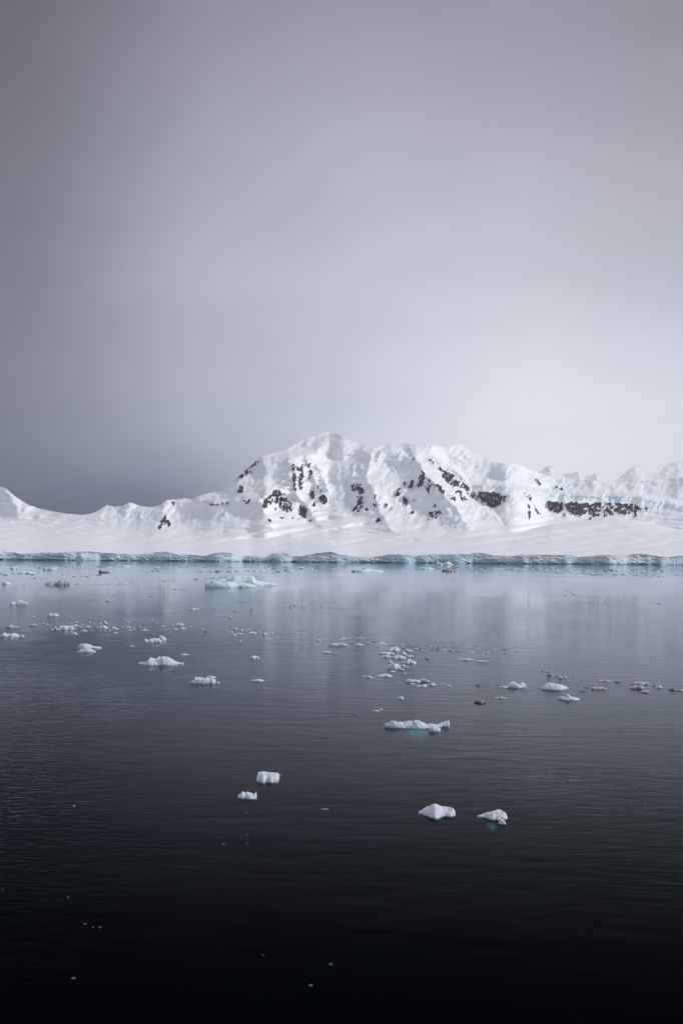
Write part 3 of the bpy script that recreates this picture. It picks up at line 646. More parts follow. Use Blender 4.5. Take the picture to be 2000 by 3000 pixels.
floe('ice_floe', 56, 1770, 52, 13, [(0, .2), (.2, .4), (.4, .55), (.45, 1), (.6, .95), (.75, .6), (.9, .5), (1, .2)], 'w', 'knobbly white floe alone near the left edge, lumpy in the middle', 'ice floe', rough=.8)
floe('ice_floe', 157, 1804, 36, 9, 'hump2', 'w', 'white floe alone above the rubble on the left, flat with ragged right end', 'ice floe', rough=.6)
floe('ice_floe', 318, 1760, 16, 5, 'mound', 'w', 'small white cake drifting alone below the thin dark ice line', 'ice floe')
floe('ice_fragment', 100, 1808, 9, 4, 'mound', 'w', 'tiny white lump left of the ragged flat floe above the rubble', 'ice fragment')
floe('ice_floe', 387, 1893, 18, 4, 'low', 'w', 'thin white sliver alone below the crouching hare floe', 'ice floe')
floe('ice_floe', 541, 1919, 30, 6, 'knob', 'w', 'thin white floe with a tiny knob, right of the peaked white floe', 'ice floe')
floe('iceberg', 170, 1713, 72, 17, [(0, .25), (.05, .4), (.2, .5), (.3, .75), (.4, .6), (.52, .55), (.6, .95), (.68, 1), (.8, .75), (.95, .45), (1, .2)], 'g', 'dirty grey berg with a darker tilted hump at its right end', 'iceberg', asp=.4, rough=.7)
floe('iceberg', 21, 1711, 29, 14, 'wedgel', 'b', 'small tilted wedge of ice at the left edge, tall on the left', 'iceberg', asp=.5)
floe('iceberg', 43, 1667, 26, 9, 'hump2', 't', 'small bright blue block far out near the left edge', 'iceberg')
floe('ice_floe', 117, 1664, 19, 4, 'low', 'r', 'dark brown dirty chunk beside the flat white slab far out on the left', 'ice floe')
floe('iceberg', 148, 1670, 42, 9, 'block', 'w', 'flat white slab with a thin dark waterline far out on the left', 'iceberg', rough=.3)
floe('ice_floe', 4, 1680, 15, 6, 'mound', 't', 'pale blue lump cut by the left edge far out', 'ice floe')
floe('ice_floe', 76, 1680, 56, 7, 'hump2', 'b', 'long low pale blue floe far out on the left', 'ice floe')
floe('ice_floe', 124, 1680, 23, 4, 'slab', 'w', 'short thin white floe right of the long low pale blue floe', 'ice floe')
floe('ice_floe', 306, 1678, 32, 9, [(0, .9), (.15, 1), (.35, .5), (.6, .6), (.8, .45), (1, .3)], 'd', 'dark chunk far out with a raised left end', 'ice floe', rough=.8)
floe('ice_floe', 365, 1660, 30, 5, 'slab', 'b', 'flat pale slab close under the cliff right of the dark chunk far out', 'ice floe')
floe('ice_floe', 436, 1677, 26, 4, 'low', 'w', 'low white sliver with a dark left tip, far out beyond the largest iceberg', 'ice floe')
floe('iceberg', 1076, 1675, 94, 11, [(0, .5), (.05, .5), (.12, .42), (.2, .6), (.28, .5), (.38, .7), (.45, 1), (.58, .8), (.7, .5), (.85, .45), (1, .2)], 'b', 'long pale blue berg with a dark left end, far out right of centre', 'iceberg', rough=.6)
floe('ice_floe', 1036, 1675, 10, 6, 'mound', 'd', 'dark chunk at the left end of the long pale blue berg', 'ice floe')
floe('iceberg', 1286, 1655, 22, 15, [(0, .3), (.15, .45), (.22, 1), (.34, 1), (.45, .6), (.7, .45), (1, .3)], 'w', 'white pinnacle of ice standing in front of the glacier cliff', 'iceberg', rough=.3)
floe('iceberg', 1312, 1655, 30, 11, [(0, .4), (.2, .7), (.4, 1), (.6, .9), (.8, .5), (1, .2)], 'b', 'bluish tilted block beside the white pinnacle at the glacier cliff', 'iceberg', rough=.7)
floe('iceberg', 1243, 1668, 54, 8, [(0, .25), (.2, .5), (.4, 1), (.6, .6), (.8, .95), (1, .3)], 't', 'low bright turquoise berg with two bumps, right of centre', 'iceberg', rough=.6)
floe('ice_floe', 1315, 1674, 44, 11, [(0, .3), (.15, .6), (.3, .5), (.45, 1), (.6, .6), (.8, .35), (1, .2)], 'r', 'grey brown ragged chunk right of the bright turquoise berg', 'ice floe', rough=1.0)
# cluster right of centre
CL = 'in the dense cluster right of centre'
floe('ice_floe', 1150, 1907, 44, 13, [(0, .1), (.2, .4), (.4, .9), (.6, 1), (.8, .9), (1, .4)], 'w', 'rearmost white floe of the dense cluster, wide and domed', 'ice floe')
floe('ice_floe', 1132, 1917, 48, 9, 'slab', 'w', 'second floe from the back of the dense cluster, wide and flat', 'ice floe')
floe('ice_floe', 1130, 1925, 34, 8, 'low', 'w', 'flat floe at the left side of the dense cluster with a dark left tip', 'ice floe')
floe('ice_floe', 1168, 1930, 42, 12, 'slab', 'w', 'white floe in the middle of the dense cluster with a turquoise left base', 'ice floe', foot=[(1160, 1933, 30, 0)])
floe('ice_floe', 1181, 1919, 23, 13, 'mound', 'w', 'rounded white lump in the dense cluster behind the turquoise based floe', 'ice floe')
floe('ice_floe', 1198, 1908, 24, 9, 'wedgel', 'w', 'small white wedge at the back right of the dense cluster', 'ice floe')
floe('ice_floe', 1200, 1925, 20, 6, 'slab', 'w', 'small flat white cake at the right edge of the dense cluster', 'ice floe')
floe('ice_floe', 1197, 1944, 44, 15, [(0, .25), (.3, .45), (.45, .9), (.58, 1), (.7, .7), (.85, .45), (1, .3)], 'w', 'white floe at the right of the dense cluster with a raised middle', 'ice floe')
floe('ice_floe', 1144, 1942, 18, 8, 'mound', 'w', 'small white lump at the left side of the dense cluster', 'ice floe')
floe('ice_floe', 1155, 1960, 37, 18, [(0, .6), (.2, .9), (.5, 1), (.8, .9), (1, .4)], 'w', 'thick white floe tapering to the front in the lower dense cluster', 'ice floe', asp=.7, plan=[(0, .3), (.3, .7), (.6, 1), (.85, .7), (1, .3)])
floe('ice_floe', 1188, 1957, 24, 6, 'low', 'g', 'thin grey floe right of the thick floe in the lower dense cluster', 'ice floe')
floe('ice_floe', 1182, 1951, 19, 6, 'low', 'w', 'thin white strip behind the grey floe of the lower dense cluster', 'ice floe')
floe('ice_floe', 1177, 1964, 21, 6, 'slab', 'g', 'pale grey cake below the thick floe of the dense cluster', 'ice floe')
floe('ice_floe', 1149, 1969, 21, 7, 'low', 'w', 'foremost white sliver at the bottom left of the dense cluster', 'ice floe')
floe('ice_fragment', 1180, 1976, 14, 7, 'knob', 'g', 'grey lump with a dark base, lowest piece of the dense cluster', 'ice fragment')
floe('ice_fragment', 1188, 1974, 7, 6, 'mound', 'w', 'tiny white ball beside the lowest grey lump of the dense cluster', 'ice fragment')
floe('ice_floe', 1126, 1983, 46, 10, 'slab', 'w', 'smooth white slab alone below the dense cluster', 'ice floe', rough=.3)
floe('ice_floe', 1084, 1986, 20, 9, 'wedgel', 'w', 'small white wedge left of the smooth slab', 'ice floe')
for u, v, w, h in ((1066, 1982, 15, 3), (1099, 1989, 10, 4), (1113, 1991, 14, 4), (1123, 1991, 7, 3), (1131, 1996, 9, 3), (1141, 1996, 7, 2), (1170, 2000, 7, 2)):
    floe('ice_fragment', u, v, w, h, 'low', 'g' if u % 2 else 'w', 'tiny ice scrap in the trail below the smooth white slab', 'ice fragment', 'ice scraps trailing below the smooth slab')
floe('ice_floe', 1208, 1999, 46, 14, [(0, .15), (.15, .6), (.3, 1), (.36, .55), (.6, .55), (.85, .5), (1, .25)], 'w', 'white floe with a pointed fin near its left end', 'ice floe', rough=.35)
floe('ice_floe', 1241, 1998, 36, 13, [(0, .5), (.2, .9), (.4, .8), (.6, .7), (.8, .5), (1, .3)], 'g', 'greyish lumpy ice joined to the right of the finned floe', 'ice floe', rough=.8)
floe('ice_floe', 1234, 2012, 34, 9, 'wedger', 'w', 'flat white floe below the finned floe with a dark right underside', 'ice floe')
floe('ice_floe', 1208, 2004, 19, 4, 'low', 'w', 'thin white sliver just in front of the finned floe', 'ice floe')
floe('ice_floe', 1267, 2008, 21, 8, 'slab', 'w', 'small white cake right of the finned floe', 'ice floe')
floe('ice_floe', 1297, 2006, 18, 3, 'low', 'g', 'thin grey strip between the small cake and the round bit right of the finned floe', 'ice floe')
floe('ice_fragment', 1314, 2011, 12, 7, 'mound', 'w', 'round white bit at the end of the row right of the finned floe', 'ice fragment')
floe('ice_floe', 1173, 2048, 20, 9, 'slab', 'w', 'small white cake alone above the turquoise footed floe', 'ice floe')
floe('ice_floe', 1253, 1931, 23, 6, 'low', 'r', 'dark brownish chunk right of the dense cluster', 'ice floe')
floe('ice_floe', 990, 1891, 59, 8, 'slab', 'w', 'long straight white slab above centre of the near water', 'ice floe', rough=.3, asp=.25)
floe('ice_floe', 1052, 1890, 29, 7, 'low', 'w', 'ragged white floe just right of the long straight slab', 'ice floe', rough=.8)
floe('ice_floe', 1117, 1888, 33, 5, 'low', 'w', 'thin ragged floe behind the dense cluster', 'ice floe', rough=.9)
floe('ice_floe', 934, 1877, 14, 6, 'mound', 'w', 'small white lump left above the long straight slab', 'ice floe')
floe('ice_floe', 955, 1913, 31, 7, 'slab', 'w', 'flat white floe below the long straight slab', 'ice floe')
floe('ice_floe', 979, 1914, 22, 4, 'low', 'g', 'narrow grey strip at the right end of the floe below the long slab', 'ice floe')
floe('ice_fragment', 990, 1898, 12, 3, 'low', 'd', 'tiny dark scrap in front of the long straight slab', 'ice fragment')
floe('ice_floe', 747, 1929, 27, 9, [(0, .6), (.3, 1), (.7, .8), (1, .2)], 'w', 'small white floe alone in the middle water, higher at its left', 'ice floe')
floe('ice_floe', 754, 1996, 41, 7, 'slab', 'w', 'flat oval white floe alone in the middle water', 'ice floe')
floe('ice_floe', 841, 1933, 14, 3, 'low', 'g', 'thin grey scrap right of the small floe in the middle water', 'ice floe')
floe('ice_floe', 1102, 2084, 21, 5, 'low', 'w', 'thin white sliver upper left of the turquoise footed floe', 'ice floe')
floe('ice_fragment', 1115, 2080, 13, 6, 'mound', 'w', 'small white lump at the right end of the thin sliver above the turquoise footed floe', 'ice fragment')
floe('ice_floe', 1042, 2095, 20, 5, 'low', 'd', 'dark wet oval of ice left of the thin sliver in the middle water', 'ice floe')
floe('ice_fragment', 991, 2137, 14, 3, 'low', 'd', 'tiny dark scrap far left of the turquoise footed floe', 'ice fragment')
# right side row
floe('ice_floe', 1511, 2014, 60, 18, [(0, .3), (.1, .6), (.25, 1), (.4, .95), (.55, .6), (.65, .55), (.75, .85), (.88, .85), (1, .3)], 'w', 'white floe with two rounded humps and a blue green foot, right side', 'ice floe', foot=[(1515, 2021, 48, 0)])
floe('ice_floe', 1473, 2014, 30, 5, 'slab', 'w', 'thin white slab at the left of the two humped floe', 'ice floe')
floe('ice_fragment', 1466, 2008, 28, 4, 'low', 'd', 'dark thin strip behind the thin slab left of the two humped floe', 'ice fragment')
floe('ice_floe', 1622, 2020, 85, 21, [(0, .1), (.15, .55), (.28, .95), (.45, 1), (.6, .9), (.8, .65), (.93, .4), (1, .15)], 'w', 'smooth white floe with a rounded dome, largest of the row on the right', 'ice floe', rough=.4)
floe('ice_floe', 1666, 2051, 62, 20, [(0, .4), (.15, .5), (.35, .5), (.41, 1), (.5, .85), (.55, .5), (.8, .35), (1, .1)], 'w', 'white floe with a small upright knob, below the row on the right', 'ice floe', rough=.3)
floe('ice_floe', 1465, 2047, 42, 9, 'knob', 'g', 'pale grey flat floe below the two humped floe', 'ice floe', rough=.3)
floe('ice_floe', 1406, 2060, 37, 11, 'slab', 'd', 'dark grey wet floe right above the turquoise footed floe', 'ice floe', rough=.7)
floe('ice_floe', 1400, 2009, 13, 6, 'mound', 'd', 'small dark grey lump left of the two humped floe', 'ice floe')
floe('ice_floe', 1608, 1978, 17, 10, 'mound', 'g', 'small grey mound, left of the three little lumps above the right row', 'ice floe')
floe('ice_floe', 1641, 1988, 14, 10, 'mound', 'g', 'grey lump with dark base, middle of the three little lumps above the right row', 'ice floe')
floe('ice_floe', 1654, 1986, 11, 8, 'mound', 'w', 'white ball, rightmost of the three little lumps above the right row', 'ice floe')
for u, v, w, h in ((1629, 1984, 12, 3), (1590, 1967, 10, 3), (1605, 1969, 8, 3)):
    floe('ice_fragment', u, v, w, h, 'low', 'd', 'tiny dark scrap beside the three little lumps above the right row', 'ice fragment', 'dark scraps by the three little lumps')
floe('ice_floe', 1753, 2020, 47, 10, [(0, .5), (.15, .9), (.3, .6), (.5, 1), (.75, .75), (1, .2)], 'g', 'long grey white floe with dark left end, right of the smooth dome', 'ice floe')
floe('ice_fragment', 1718, 2014, 18, 4, 'low', 'd', 'thin dark strip left of the long grey white floe', 'ice fragment')
floe('ice_fragment', 1706, 2027, 26, 5, 'low', 'd', 'dark flat ice right of the smooth domed floe, lower', 'ice fragment')
floe('ice_floe', 1772, 1997, 44, 6, 'low', 'g', 'thin grey floe above the long grey white floe', 'ice floe')
floe('ice_floe', 1808, 2000, 22, 5, 'slab', 'd', 'dark oval ice right of the thin grey floe', 'ice floe')
floe('ice_floe', 1874, 2006, 56, 11, 'slab', 'g', 'rear floe of the stacked group near the right edge, wide and pale grey', 'ice floe')
floe('ice_floe', 1864, 2018, 46, 12, 'slab', 'g', 'middle floe of the stacked group near the right edge, layered with dark rim', 'ice floe', rough=.8)
floe('ice_floe', 1888, 2029, 32, 8, 'slab', 'g', 'front floe of the stacked group near the right edge, small and flat', 'ice floe')
floe('ice_floe', 1930, 2015, 19, 11, 'mound', 'w', 'little white mound right of the stacked group near the right edge', 'ice floe')
floe('ice_fragment', 1914, 2010, 13, 4, 'low', 'd', 'dark scrap between the stacked group and the little white mound', 'ice fragment')
floe('ice_floe', 1970, 2023, 27, 9, 'low', 'd', 'dark ragged chunk close to the right edge', 'ice floe', rough=.9)
floe('ice_floe', 1991, 2024, 27, 6, 'slab', 'g', 'pale flat floe cut by the right edge', 'ice floe')
for u, v, w, h in ((1574, 2015, 13, 3), (1537, 2018, 13, 4), (1548, 2010, 8, 2), (1562, 2011, 6, 2)):
    floe('ice_fragment', u, v, w, h, 'low', 'g', 'tiny grey scrap between the two humped floe and the smooth domed floe', 'ice fragment', 'grey scraps between two right floes')
floe('ice_floe', 1364, 1934, 52, 5, 'slab', 'w', 'left half of a long thin white strip right of the dense cluster', 'ice floe', asp=.2)
floe('ice_floe', 1411, 1939, 37, 5, 'slab', 'w', 'right half of a long thin white strip right of the dense cluster', 'ice floe', asp=.2)
# left-centre scatter
floe('ice_floe', 569, 1786, 27, 5, 'slab', 'w', 'thin white floe with a dark left tip, below the largest iceberg', 'ice floe')
floe('ice_floe', 526, 1831, 26, 7, 'hump2', 'w', 'rear white floe of a tight trio, left of centre', 'ice floe')
floe('ice_floe', 534, 1842, 20, 7, 'low', 'w', 'low white floe in front in a tight trio, left of centre', 'ice floe')
floe('ice_floe', 514, 1844, 15, 4, 'slab', 'w', 'small flat floe at the left of a tight trio, left of centre', 'ice floe')
floe('ice_floe', 424, 1847, 24, 5, 'low', 'w', 'thin white sliver above the crouching hare floe', 'ice floe')
floe('ice_floe', 696, 1791, 33, 3, 'slab', 'g', 'very thin grey strip below the tail of the largest iceberg', 'ice floe')
floe('ice_floe', 675, 1808, 12, 5, 'mound', 'w', 'small white lump under the very thin grey strip', 'ice floe')
floe('ice_floe', 740, 1856, 28, 7, 'low', 'w', 'largest white piece of the loose scatter left of the rock reflection', 'ice floe', rough=.9)
for u, v, w, h in ((701, 1858, 18, 5), (686, 1862, 15, 6), (688, 1843, 19, 6), (776, 1859, 17, 6), (707, 1847, 14, 4), (731, 1845, 9, 4), (797, 1855, 9, 5), (678, 1852, 8, 3), (757, 1852, 10, 3), (724, 1849, 6, 3), (655, 1836, 9, 3), (641, 1841, 10, 2), (595, 1843, 8, 3), (664, 1847, 9, 3)):
    floe('ice_fragment', u, v, w, h, 'low', 'w', 'small white piece of the loose scatter left of the bright rock reflection', 'ice fragment', 'white pieces scattered left of the reflection', rough=.8)
floe('ice_fragment', 603, 1851, 13, 4, 'low', 'd', 'dark scrap at the left of the loose white scatter', 'ice fragment')
floe('ice_fragment', 705, 1879, 12, 4, 'low', 'w', 'white sliver alone below the loose white scatter', 'ice fragment')
floe('ice_fragment', 800, 1884, 17, 4, 'low', 'g', 'grey sliver alone under the right end of the loose white scatter', 'ice fragment')
floe('ice_floe', 301, 1840, 33, 9, [(0, .2), (.3, .5), (.5, .7), (.62, 1), (.75, .7), (1, .15)], 'w', 'white mound floe right of the rubble on the left, with a peaked top', 'ice floe', rough=.7)
floe('ice_floe', 338, 1843, 22, 9, 'wedgel', 'w', 'small white wedge right of the peaked mound by the rubble', 'ice floe')
floe('ice_floe', 307, 1824, 16, 6, 'mound', 'w', 'round white lump behind the peaked mound by the rubble', 'ice floe')
floe('ice_floe', 339, 1855, 14, 4, 'slab', 'w', 'small flat cake below the white wedge by the rubble', 'ice floe')
for u, v, w, h in ((247, 1849, 20, 5), (224, 1824, 14, 4), (223, 1835, 21, 6), (242, 1830, 11, 4), (259, 1838, 21, 6), (264, 1824, 9, 3), (210, 1827, 8, 3), (238, 1837, 10, 3), (270, 1846, 10, 2), (197, 1825, 8, 2), (140, 1830, 9, 3), (128, 1827, 8, 3), (220, 1842, 8, 4)):
    floe('ice_fragment', u, v, w, h, 'low', 'w', 'small ice piece of the rubble around the flat topped square floe', 'ice fragment', 'rubble pieces around the square floe', rough=.8)
for u, v, w, h in ((294, 1829, 14, 5), (277, 1829, 7, 3), (312, 1828, 10, 4), (360, 1839, 10, 4), (377, 1838, 18, 3), (376, 1823, 13, 3), (323, 1848, 8, 3), (365, 1816, 6, 2), (386, 1817, 6, 3), (390, 1843, 8, 2), (393, 1838, 8, 2), (297, 1847, 8, 2)):
    floe('ice_fragment', u, v, w, h, 'low', 'w', 'small ice piece scattered around the peaked mound right of the rubble', 'ice fragment', 'pieces scattered around the peaked mound', rough=.8)
for u, v, w, h in ((446, 1815, 14, 2), (478, 1835, 11, 4), (410, 1838, 6, 4), (560, 1837, 7, 3), (445, 1821, 6, 2), (460, 1826, 7, 2)):
    floe('ice_fragment', u, v, w, h, 'low', 'w', 'tiny white scrap left of the tight trio, left of centre', 'ice fragment', 'white scraps left of the tight trio')
# foreground specks; their dark ice colour stands in for vignette dimming
floe('ice_fragment', 951, 2373, 26, 5, 'low', 'd', 'faint grey chunk barely breaking the surface left of the largest near floe', 'ice fragment', under=.3)
floe('ice_fragment', 218, 2362, 6, 4, 'mound', 'g', 'lone pale speck on the dark water far left of the spiked floe', 'ice fragment')
for u, v, w, h in ((722, 2382, 5, 3), (725, 2446, 5, 3), (722, 2472, 6, 3), (655, 2474, 7, 3)):
    floe('ice_fragment', u, v, w, h, 'low', 'd', 'tiny grey speck on the dark water below the spiked floe', 'ice fragment', 'specks below the spiked floe')
floe('ice_fragment', 249, 2708, 10, 4, 'low', 'd', 'upper left speck of three in a row on the black water', 'ice fragment')
floe('ice_fragment', 273, 2718, 6, 4, 'low', 'd', 'middle speck of three in a row on the black water', 'ice fragment')
floe('ice_fragment', 293, 2718, 9, 5, 'low', 'd', 'right speck of three in a row on the black water', 'ice fragment')
floe('ice_fragment', 215, 2868, 14, 6, 'wedger', 'd', 'elongated grey scrap near the bottom left on the black water', 'ice fragment')
floe('ice_fragment', 770, 2799, 7, 4, 'low', 'd', 'small grey scrap on black water, leftmost of three at bottom centre', 'ice fragment')
floe('ice_fragment', 969, 2827, 11, 8, 'mound', 'd', 'bluish grey lump on black water, rightmost of three at bottom centre', 'ice fragment')
floe('ice_fragment', 910, 2889, 13, 6, 'hump2', 'd', 'grey lump on black water, lowest of three at bottom centre', 'ice fragment')
floe('ice_fragment', 200, 2630, 5, 4, 'mound', 'd', 'single faint speck above the three specks in a row on black water', 'ice fragment')
floe('ice_fragment', 9, 2607, 6, 3, 'low', 'd', 'faint speck at the left edge of the black water', 'ice fragment')

# ---- brash: crushed ice in drifting lines and patches, too fine to count
def brash(strips):
    Vs, Fs, tone = [], [], []
    def lump(u, v, w, tn):
        Dn = float(water_dist(u, v)); k = Dn / F
        r = w * k * .5; x0 = float(ray(u, v)[0]) * Dn
        n = 6; base = len(Vs); a0 = R.random() * 6.28
        hh = r * R.uniform(.05, .20)
        rr = [r * R.uniform(.6, 1.2) for _ in range(n)]
        for q, sc2, z in ((0, 1.0, -.05), (1, .95, hh * .55), (2, .5, hh)):
            for i in range(n):
                a = a0 + i / n * 6.283
                Vs.append((x0 + rr[i] * sc2 * math.cos(a), Dn + rr[i] * sc2 * .75 * math.sin(a), z * (1 + .3 * R.random()))); tone.append(tn)
        for q in (0, 1):
            for i in range(n):
                j = (i + 1) % n
                Fs.append((base + q * n + i, base + q * n + j, base + (q + 1) * n + j, base + (q + 1) * n + i))
        Fs.append(tuple(base + 2 * n + i for i in range(n)))
    for (u0, v0, u1, v1, dv, n, wmin, wmax, dark) in strips:
        # pieces drift together in knots
        kn = [(R.random(), R.uniform(.01, .06)) for _ in range(max(2, n // 9))]
        for _ in range(n):
            if R.random() < .7:
                c, sg = R.choice(kn); t = c + R.gauss(0, sg)
            else: t = R.random()
            u = u0 + (u1 - u0) * t; v = v0 + (v1 - v0) * t + R.gauss(0, dv)
            if not (-60 < u < 2060) or v < 1653 + .008 * u * .5: continue
            w = wmin + (wmax - wmin) * R.random() ** 3
            lump(u, v, w, 0.0 if R.random() > dark else 1.0)
    me = bpy.data.meshes.new('brash_ice'); me.from_pydata(Vs, [], Fs); me.update()
    at = me.attributes.new('tone', 'FLOAT', 'POINT'); at.data.foreach_set('value', np.array(tone, np.float32))
    m, t = newmat('crushed_ice')
    pos = t.n('ShaderNodeNewGeometry').outputs['Position']
    n1 = t.n('ShaderNodeTexNoise', {'Vector': pos, 'Scale': .05, 'Detail': 3.0}).outputs['Fac']
    c = t.mix(t.rng(n1, .4, .6), C(.80, .82, .85), C(.58, .72, .78))
    c = t.mix(t.n('ShaderNodeAttribute', attribute_name='tone').outputs['Fac'], c, C(.14, .14, .17))
    b = t.n('ShaderNodeBsdfPrincipled', {'Base Color': c, 'Roughness': .6})
    t.n('ShaderNodeOutputMaterial', {'Surface': b.outputs[0]})
    me.materials.append(m)
    o = bpy.data.objects.new('brash_ice', me); COL.objects.link(o)
    tag(o, 'fine crushed ice drifting in thin lines and patches over the bay', 'brash ice', kind='stuff')
brash([
 (0, 1661, 330, 1661, 1.2, 120, 3, 22, .25), (0, 1680, 300, 1684, 2.0, 110, 3, 24, .3), (60, 1694, 300, 1687, 1.2, 60, 3, 14, .5), (330, 1672, 480, 1671, 2.2, 60, 3, 16, .4),
 (60, 1714, 400, 1710, 1.2, 60, 3, 16, .6), (440, 1706, 700, 1690, 1.0, 70, 3, 12, .8), (400, 1720, 480, 1721, 1.0, 14, 3, 12, .7), (480, 1727, 570, 1730, 2.0, 26, 3, 16, .7), (400, 1742, 450, 1748, 1.5, 10, 3, 16, .5),
 (440, 1662, 900, 1663, 1.5, 130, 3, 20, .35), (560, 1674, 860, 1676, 1.8, 140, 3, 22, .4), (780, 1666, 1000, 1667, 1.4, 70, 3, 18, .4), (860, 1671, 930, 1672, 1.2, 30, 3, 16, .3), (1000, 1664, 1300, 1666, .9, 70, 3, 14, .5),
 (1320, 1664, 1560, 1666, 1.2, 110, 3, 18, .3), (1400, 1667, 2010, 1676, 1.8, 260, 3, 20, .45), (1600, 1683, 2010, 1689, 1.8, 90, 3, 16, .8), (1560, 1676, 1760, 1680, 1.2, 50, 3, 14, .5),
 (780, 1775, 1010, 1783, 2.2, 150, 2.5, 10, .75), (690, 1765, 790, 1766, 1.5, 22, 2.5, 9, .8), (560, 1756, 610, 1757, 1.0, 12, 2.5, 8, .7),
 (990, 1870, 1070, 1868, 4.0, 60, 2.5, 14, .5), (1070, 1878, 1130, 1880, 3.0, 60, 2.5, 14, .6), (1100, 1888, 1240, 1900, 5.0, 90, 2.5, 12, .6), (1200, 1898, 1500, 1909, 4.0, 230, 2.5, 14, .65),
 (1230, 1890, 1420, 1893, 4.0, 80, 2.5, 9, .8), (1120, 1930, 1220, 1940, 12.0, 60, 2.5, 7, .3), (640, 1855, 810, 1852, 6.0, 60, 2.5, 8, .4), (880, 1850, 960, 1858, 4.0, 40, 2.5, 7, .8),
 (400, 1838, 560, 1846, 6.0, 40, 2.5, 8, .5), (200, 1838, 400, 1840, 7.0, 60, 2.5, 8, .3), (700, 1790, 760, 1800, 4.0, 20, 2.5, 9, .5), (1400, 2011, 1500, 2013, 1.5, 16, 2.5, 7, .6),
 (1440, 1940, 1540, 1950, 2.0, 12, 2.5, 8, .7), (1640, 1720, 1690, 1745, 1.0, 8, 3, 12, .9), (1900, 1766, 1930, 1768, .6, 4, 3, 12, .9), (1560, 1741, 1660, 1744, .5, 9, 3, 12, .9)])

# ------------------------------------------------------------------ light: thick cloud, thinner in the lower right, and a soft sun from the right
SUN_AZ, SUN_EL = math.radians(94), math.radians(31)
w = bpy.data.worlds.new('World'); sc.world = w; w.use_nodes = True
t = NT(w)
def lin(c): return tuple(((x / 255) / 12.92 if x <= 10 else ((x / 255 + .055) / 1.055) ** 2.4) for x in c) + (1.0,)
d = t.n('ShaderNodeTexCoord').outputs['Generated']
sp = t.n('ShaderNodeSeparateXYZ', {0: d}).outputs
hl = t.math('SQRT', t.math('ADD', t.math('MULTIPLY', sp[0], sp[0]), t.math('MULTIPLY', sp[1], sp[1])))
sx = t.math('DIVIDE', sp[0], t.math('MAXIMUM', hl, 1e-4))
cn = t.n('ShaderNodeTexNoise', {'Vector': t.n('ShaderNodeMapping', {'Vector': d, 'Rotation': (0, .35, 0), 'Scale': (2.2, 2.2, 7.0)}).outputs[0], 'Scale': 1.3, 'Detail': 4.0, 'Roughness': .45}).outputs['Fac']
zel = t.math('ADD', sp[2], t.math('MULTIPLY', t.math('SUBTRACT', cn, .5), .05))
VS = [1630, 1490, 1420, 1300, 1150, 1000, 800, 400, 40]
TAB = {
 60: [(74, 84, 104), (78, 88, 108), (96, 104, 123), (112, 118, 135), (121, 124, 140), (121, 123, 138), (120, 121, 135), (116, 115, 126), (107, 106, 118)],
 500: [(104, 114, 134), (112, 121, 141), (132, 141, 160), (160, 165, 182), (170, 174, 191), (172, 175, 192), (175, 178, 195), (160, 160, 177), (141, 140, 154)],
 1000: [(200, 206, 220), (202, 208, 221), (205, 210, 223), (207, 212, 226), (200, 204, 218), (196, 199, 214), (192, 194, 210), (181, 181, 197), (155, 154, 170)],
 1500: [(225, 229, 239), (228, 232, 242), (230, 233, 243), (233, 236, 245), (230, 233, 243), (219, 222, 232), (201, 204, 215), (181, 180, 195), (158, 156, 170)],
 1920: [(214, 218, 230), (217, 221, 232), (219, 223, 233), (220, 223, 234), (216, 220, 231), (207, 210, 223), (190, 192, 204), (169, 166, 178), (149, 147, 160)]}
cols = []
for uu, rows in TAB.items():
    rp = t.n('ShaderNodeValToRGB'); cr = rp.color_ramp; cr.interpolation = 'CARDINAL'
    t.t.links.new(t.rng(zel, 0.0, 1.0, 0, 1, False), rp.inputs[0])
    xs = []
    for v in VS:
        X, Zr = (uu - 1000) / F, (VH - v) / F
        xs.append(Zr / math.sqrt(1 + X * X + Zr * Zr))
    cr.elements[0].position, cr.elements[0].color = xs[0], lin(rows[0])
    cr.elements[1].position, cr.elements[1].color = 1.0, lin((172, 171, 182))
    cr.elements.new(.60).color = tuple(.90 * q for q in lin(rows[-1])[:3]) + (1.0,)
    for x, c in zip(xs[1:], rows[1:]):
        e = cr.elements.new(x); e.color = lin(c)
    cols.append((uu, rp.outputs[0]))
c = cols[0][1]
def saz(u): X = (u - 1000) / F; return X / math.sqrt(1 + X * X)
for (u0, _), (u1, k) in zip(cols, cols[1:]):
    c = t.mix(t.rng(sx, saz(u0 - .22 * (u1 - u0)), saz(u1 + .42 * (u1 - u0)), 0, 1, True), c, k)
back = t.rng(sp[1], .55, -.35)
c = t.mix(back, c, t.mix(t.rng(sp[2], 0, .9), (.50, .54, .62, 1), (.46, .48, .55, 1)))
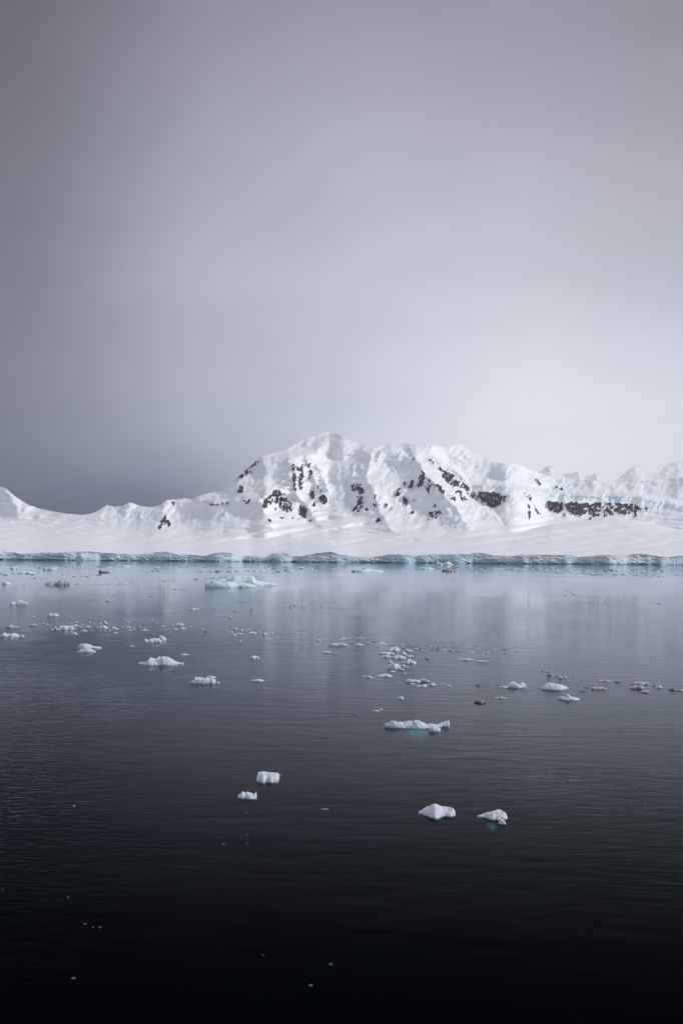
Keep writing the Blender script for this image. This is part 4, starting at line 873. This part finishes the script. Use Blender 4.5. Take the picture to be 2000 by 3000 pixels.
cf = t.n('ShaderNodeTexNoise', {'Vector': t.n('ShaderNodeMapping', {'Vector': d, 'Rotation': (0, .5, 0), 'Scale': (3.0, 3.0, 8.0)}).outputs[0], 'Scale': 1.6, 'Detail': 6.0, 'Roughness': .55}).outputs['Fac']
c = t.mix(t.rng(cf, .35, .68), c, t.n('ShaderNodeMix', {6: c, 7: (1.05, 1.05, 1.047, 1), 0: 1.0}, data_type='RGBA', blend_type='MULTIPLY').outputs[2])
nis = t.n('ShaderNodeTexSky', sky_type='NISHITA'); nis.sun_disc = False
nis.sun_elevation, nis.sun_rotation = SUN_EL, SUN_AZ
b1 = t.n('ShaderNodeBackground', {'Color': nis.outputs[0], 'Strength': .08}).outputs[0]
b2 = t.n('ShaderNodeBackground', {'Color': c, 'Strength': 1.0}).outputs[0]
t.n('ShaderNodeOutputWorld', {'Surface': t.n('ShaderNodeMixShader', {0: .96, 1: b1, 2: b2}).outputs[0]})

sun = bpy.data.lights.new('sun', 'SUN'); sun.energy = 2.15; sun.angle = math.radians(7); sun.color = (1, .98, .945)
so = bpy.data.objects.new('sun', sun); COL.objects.link(so)
so.rotation_euler = (math.radians(90) - SUN_EL, 0, math.pi - SUN_AZ)   # light travels from the right and a little behind the camera
so.location = (0, 0, 900)

if HAZE := 2.2e-5:
    m, t = newmat('cold_sea_air')
    pv = t.n('ShaderNodeVolumePrincipled', {'Color': C(.86, .90, .97), 'Density': HAZE, 'Anisotropy': .2})
    t.n('ShaderNodeOutputMaterial', {'Volume': pv.outputs[0]})
    x, y0, y1, z0, z1 = 9100, -700, 9100, -9, 1100
    V = [(a, b_, c_) for c_ in (z0, z1) for a, b_ in ((-x, y0), (x, y0), (x, y1), (-x, y1))]
    o = mesh_obj('haze', V, [(3, 2, 1, 0), (4, 5, 6, 7), (0, 1, 5, 4), (1, 2, 6, 5), (2, 3, 7, 6), (3, 0, 4, 7)], m, smooth=False)
    tag(o, kind='stuff')

vs_ = sc.view_settings
vs_.view_transform = 'Standard'; vs_.look = 'None'; vs_.exposure = 0.0; vs_.gamma = 1.0
sc.cycles.max_bounces = 6; sc.cycles.transparent_max_bounces = 8; sc.cycles.volume_bounces = 1
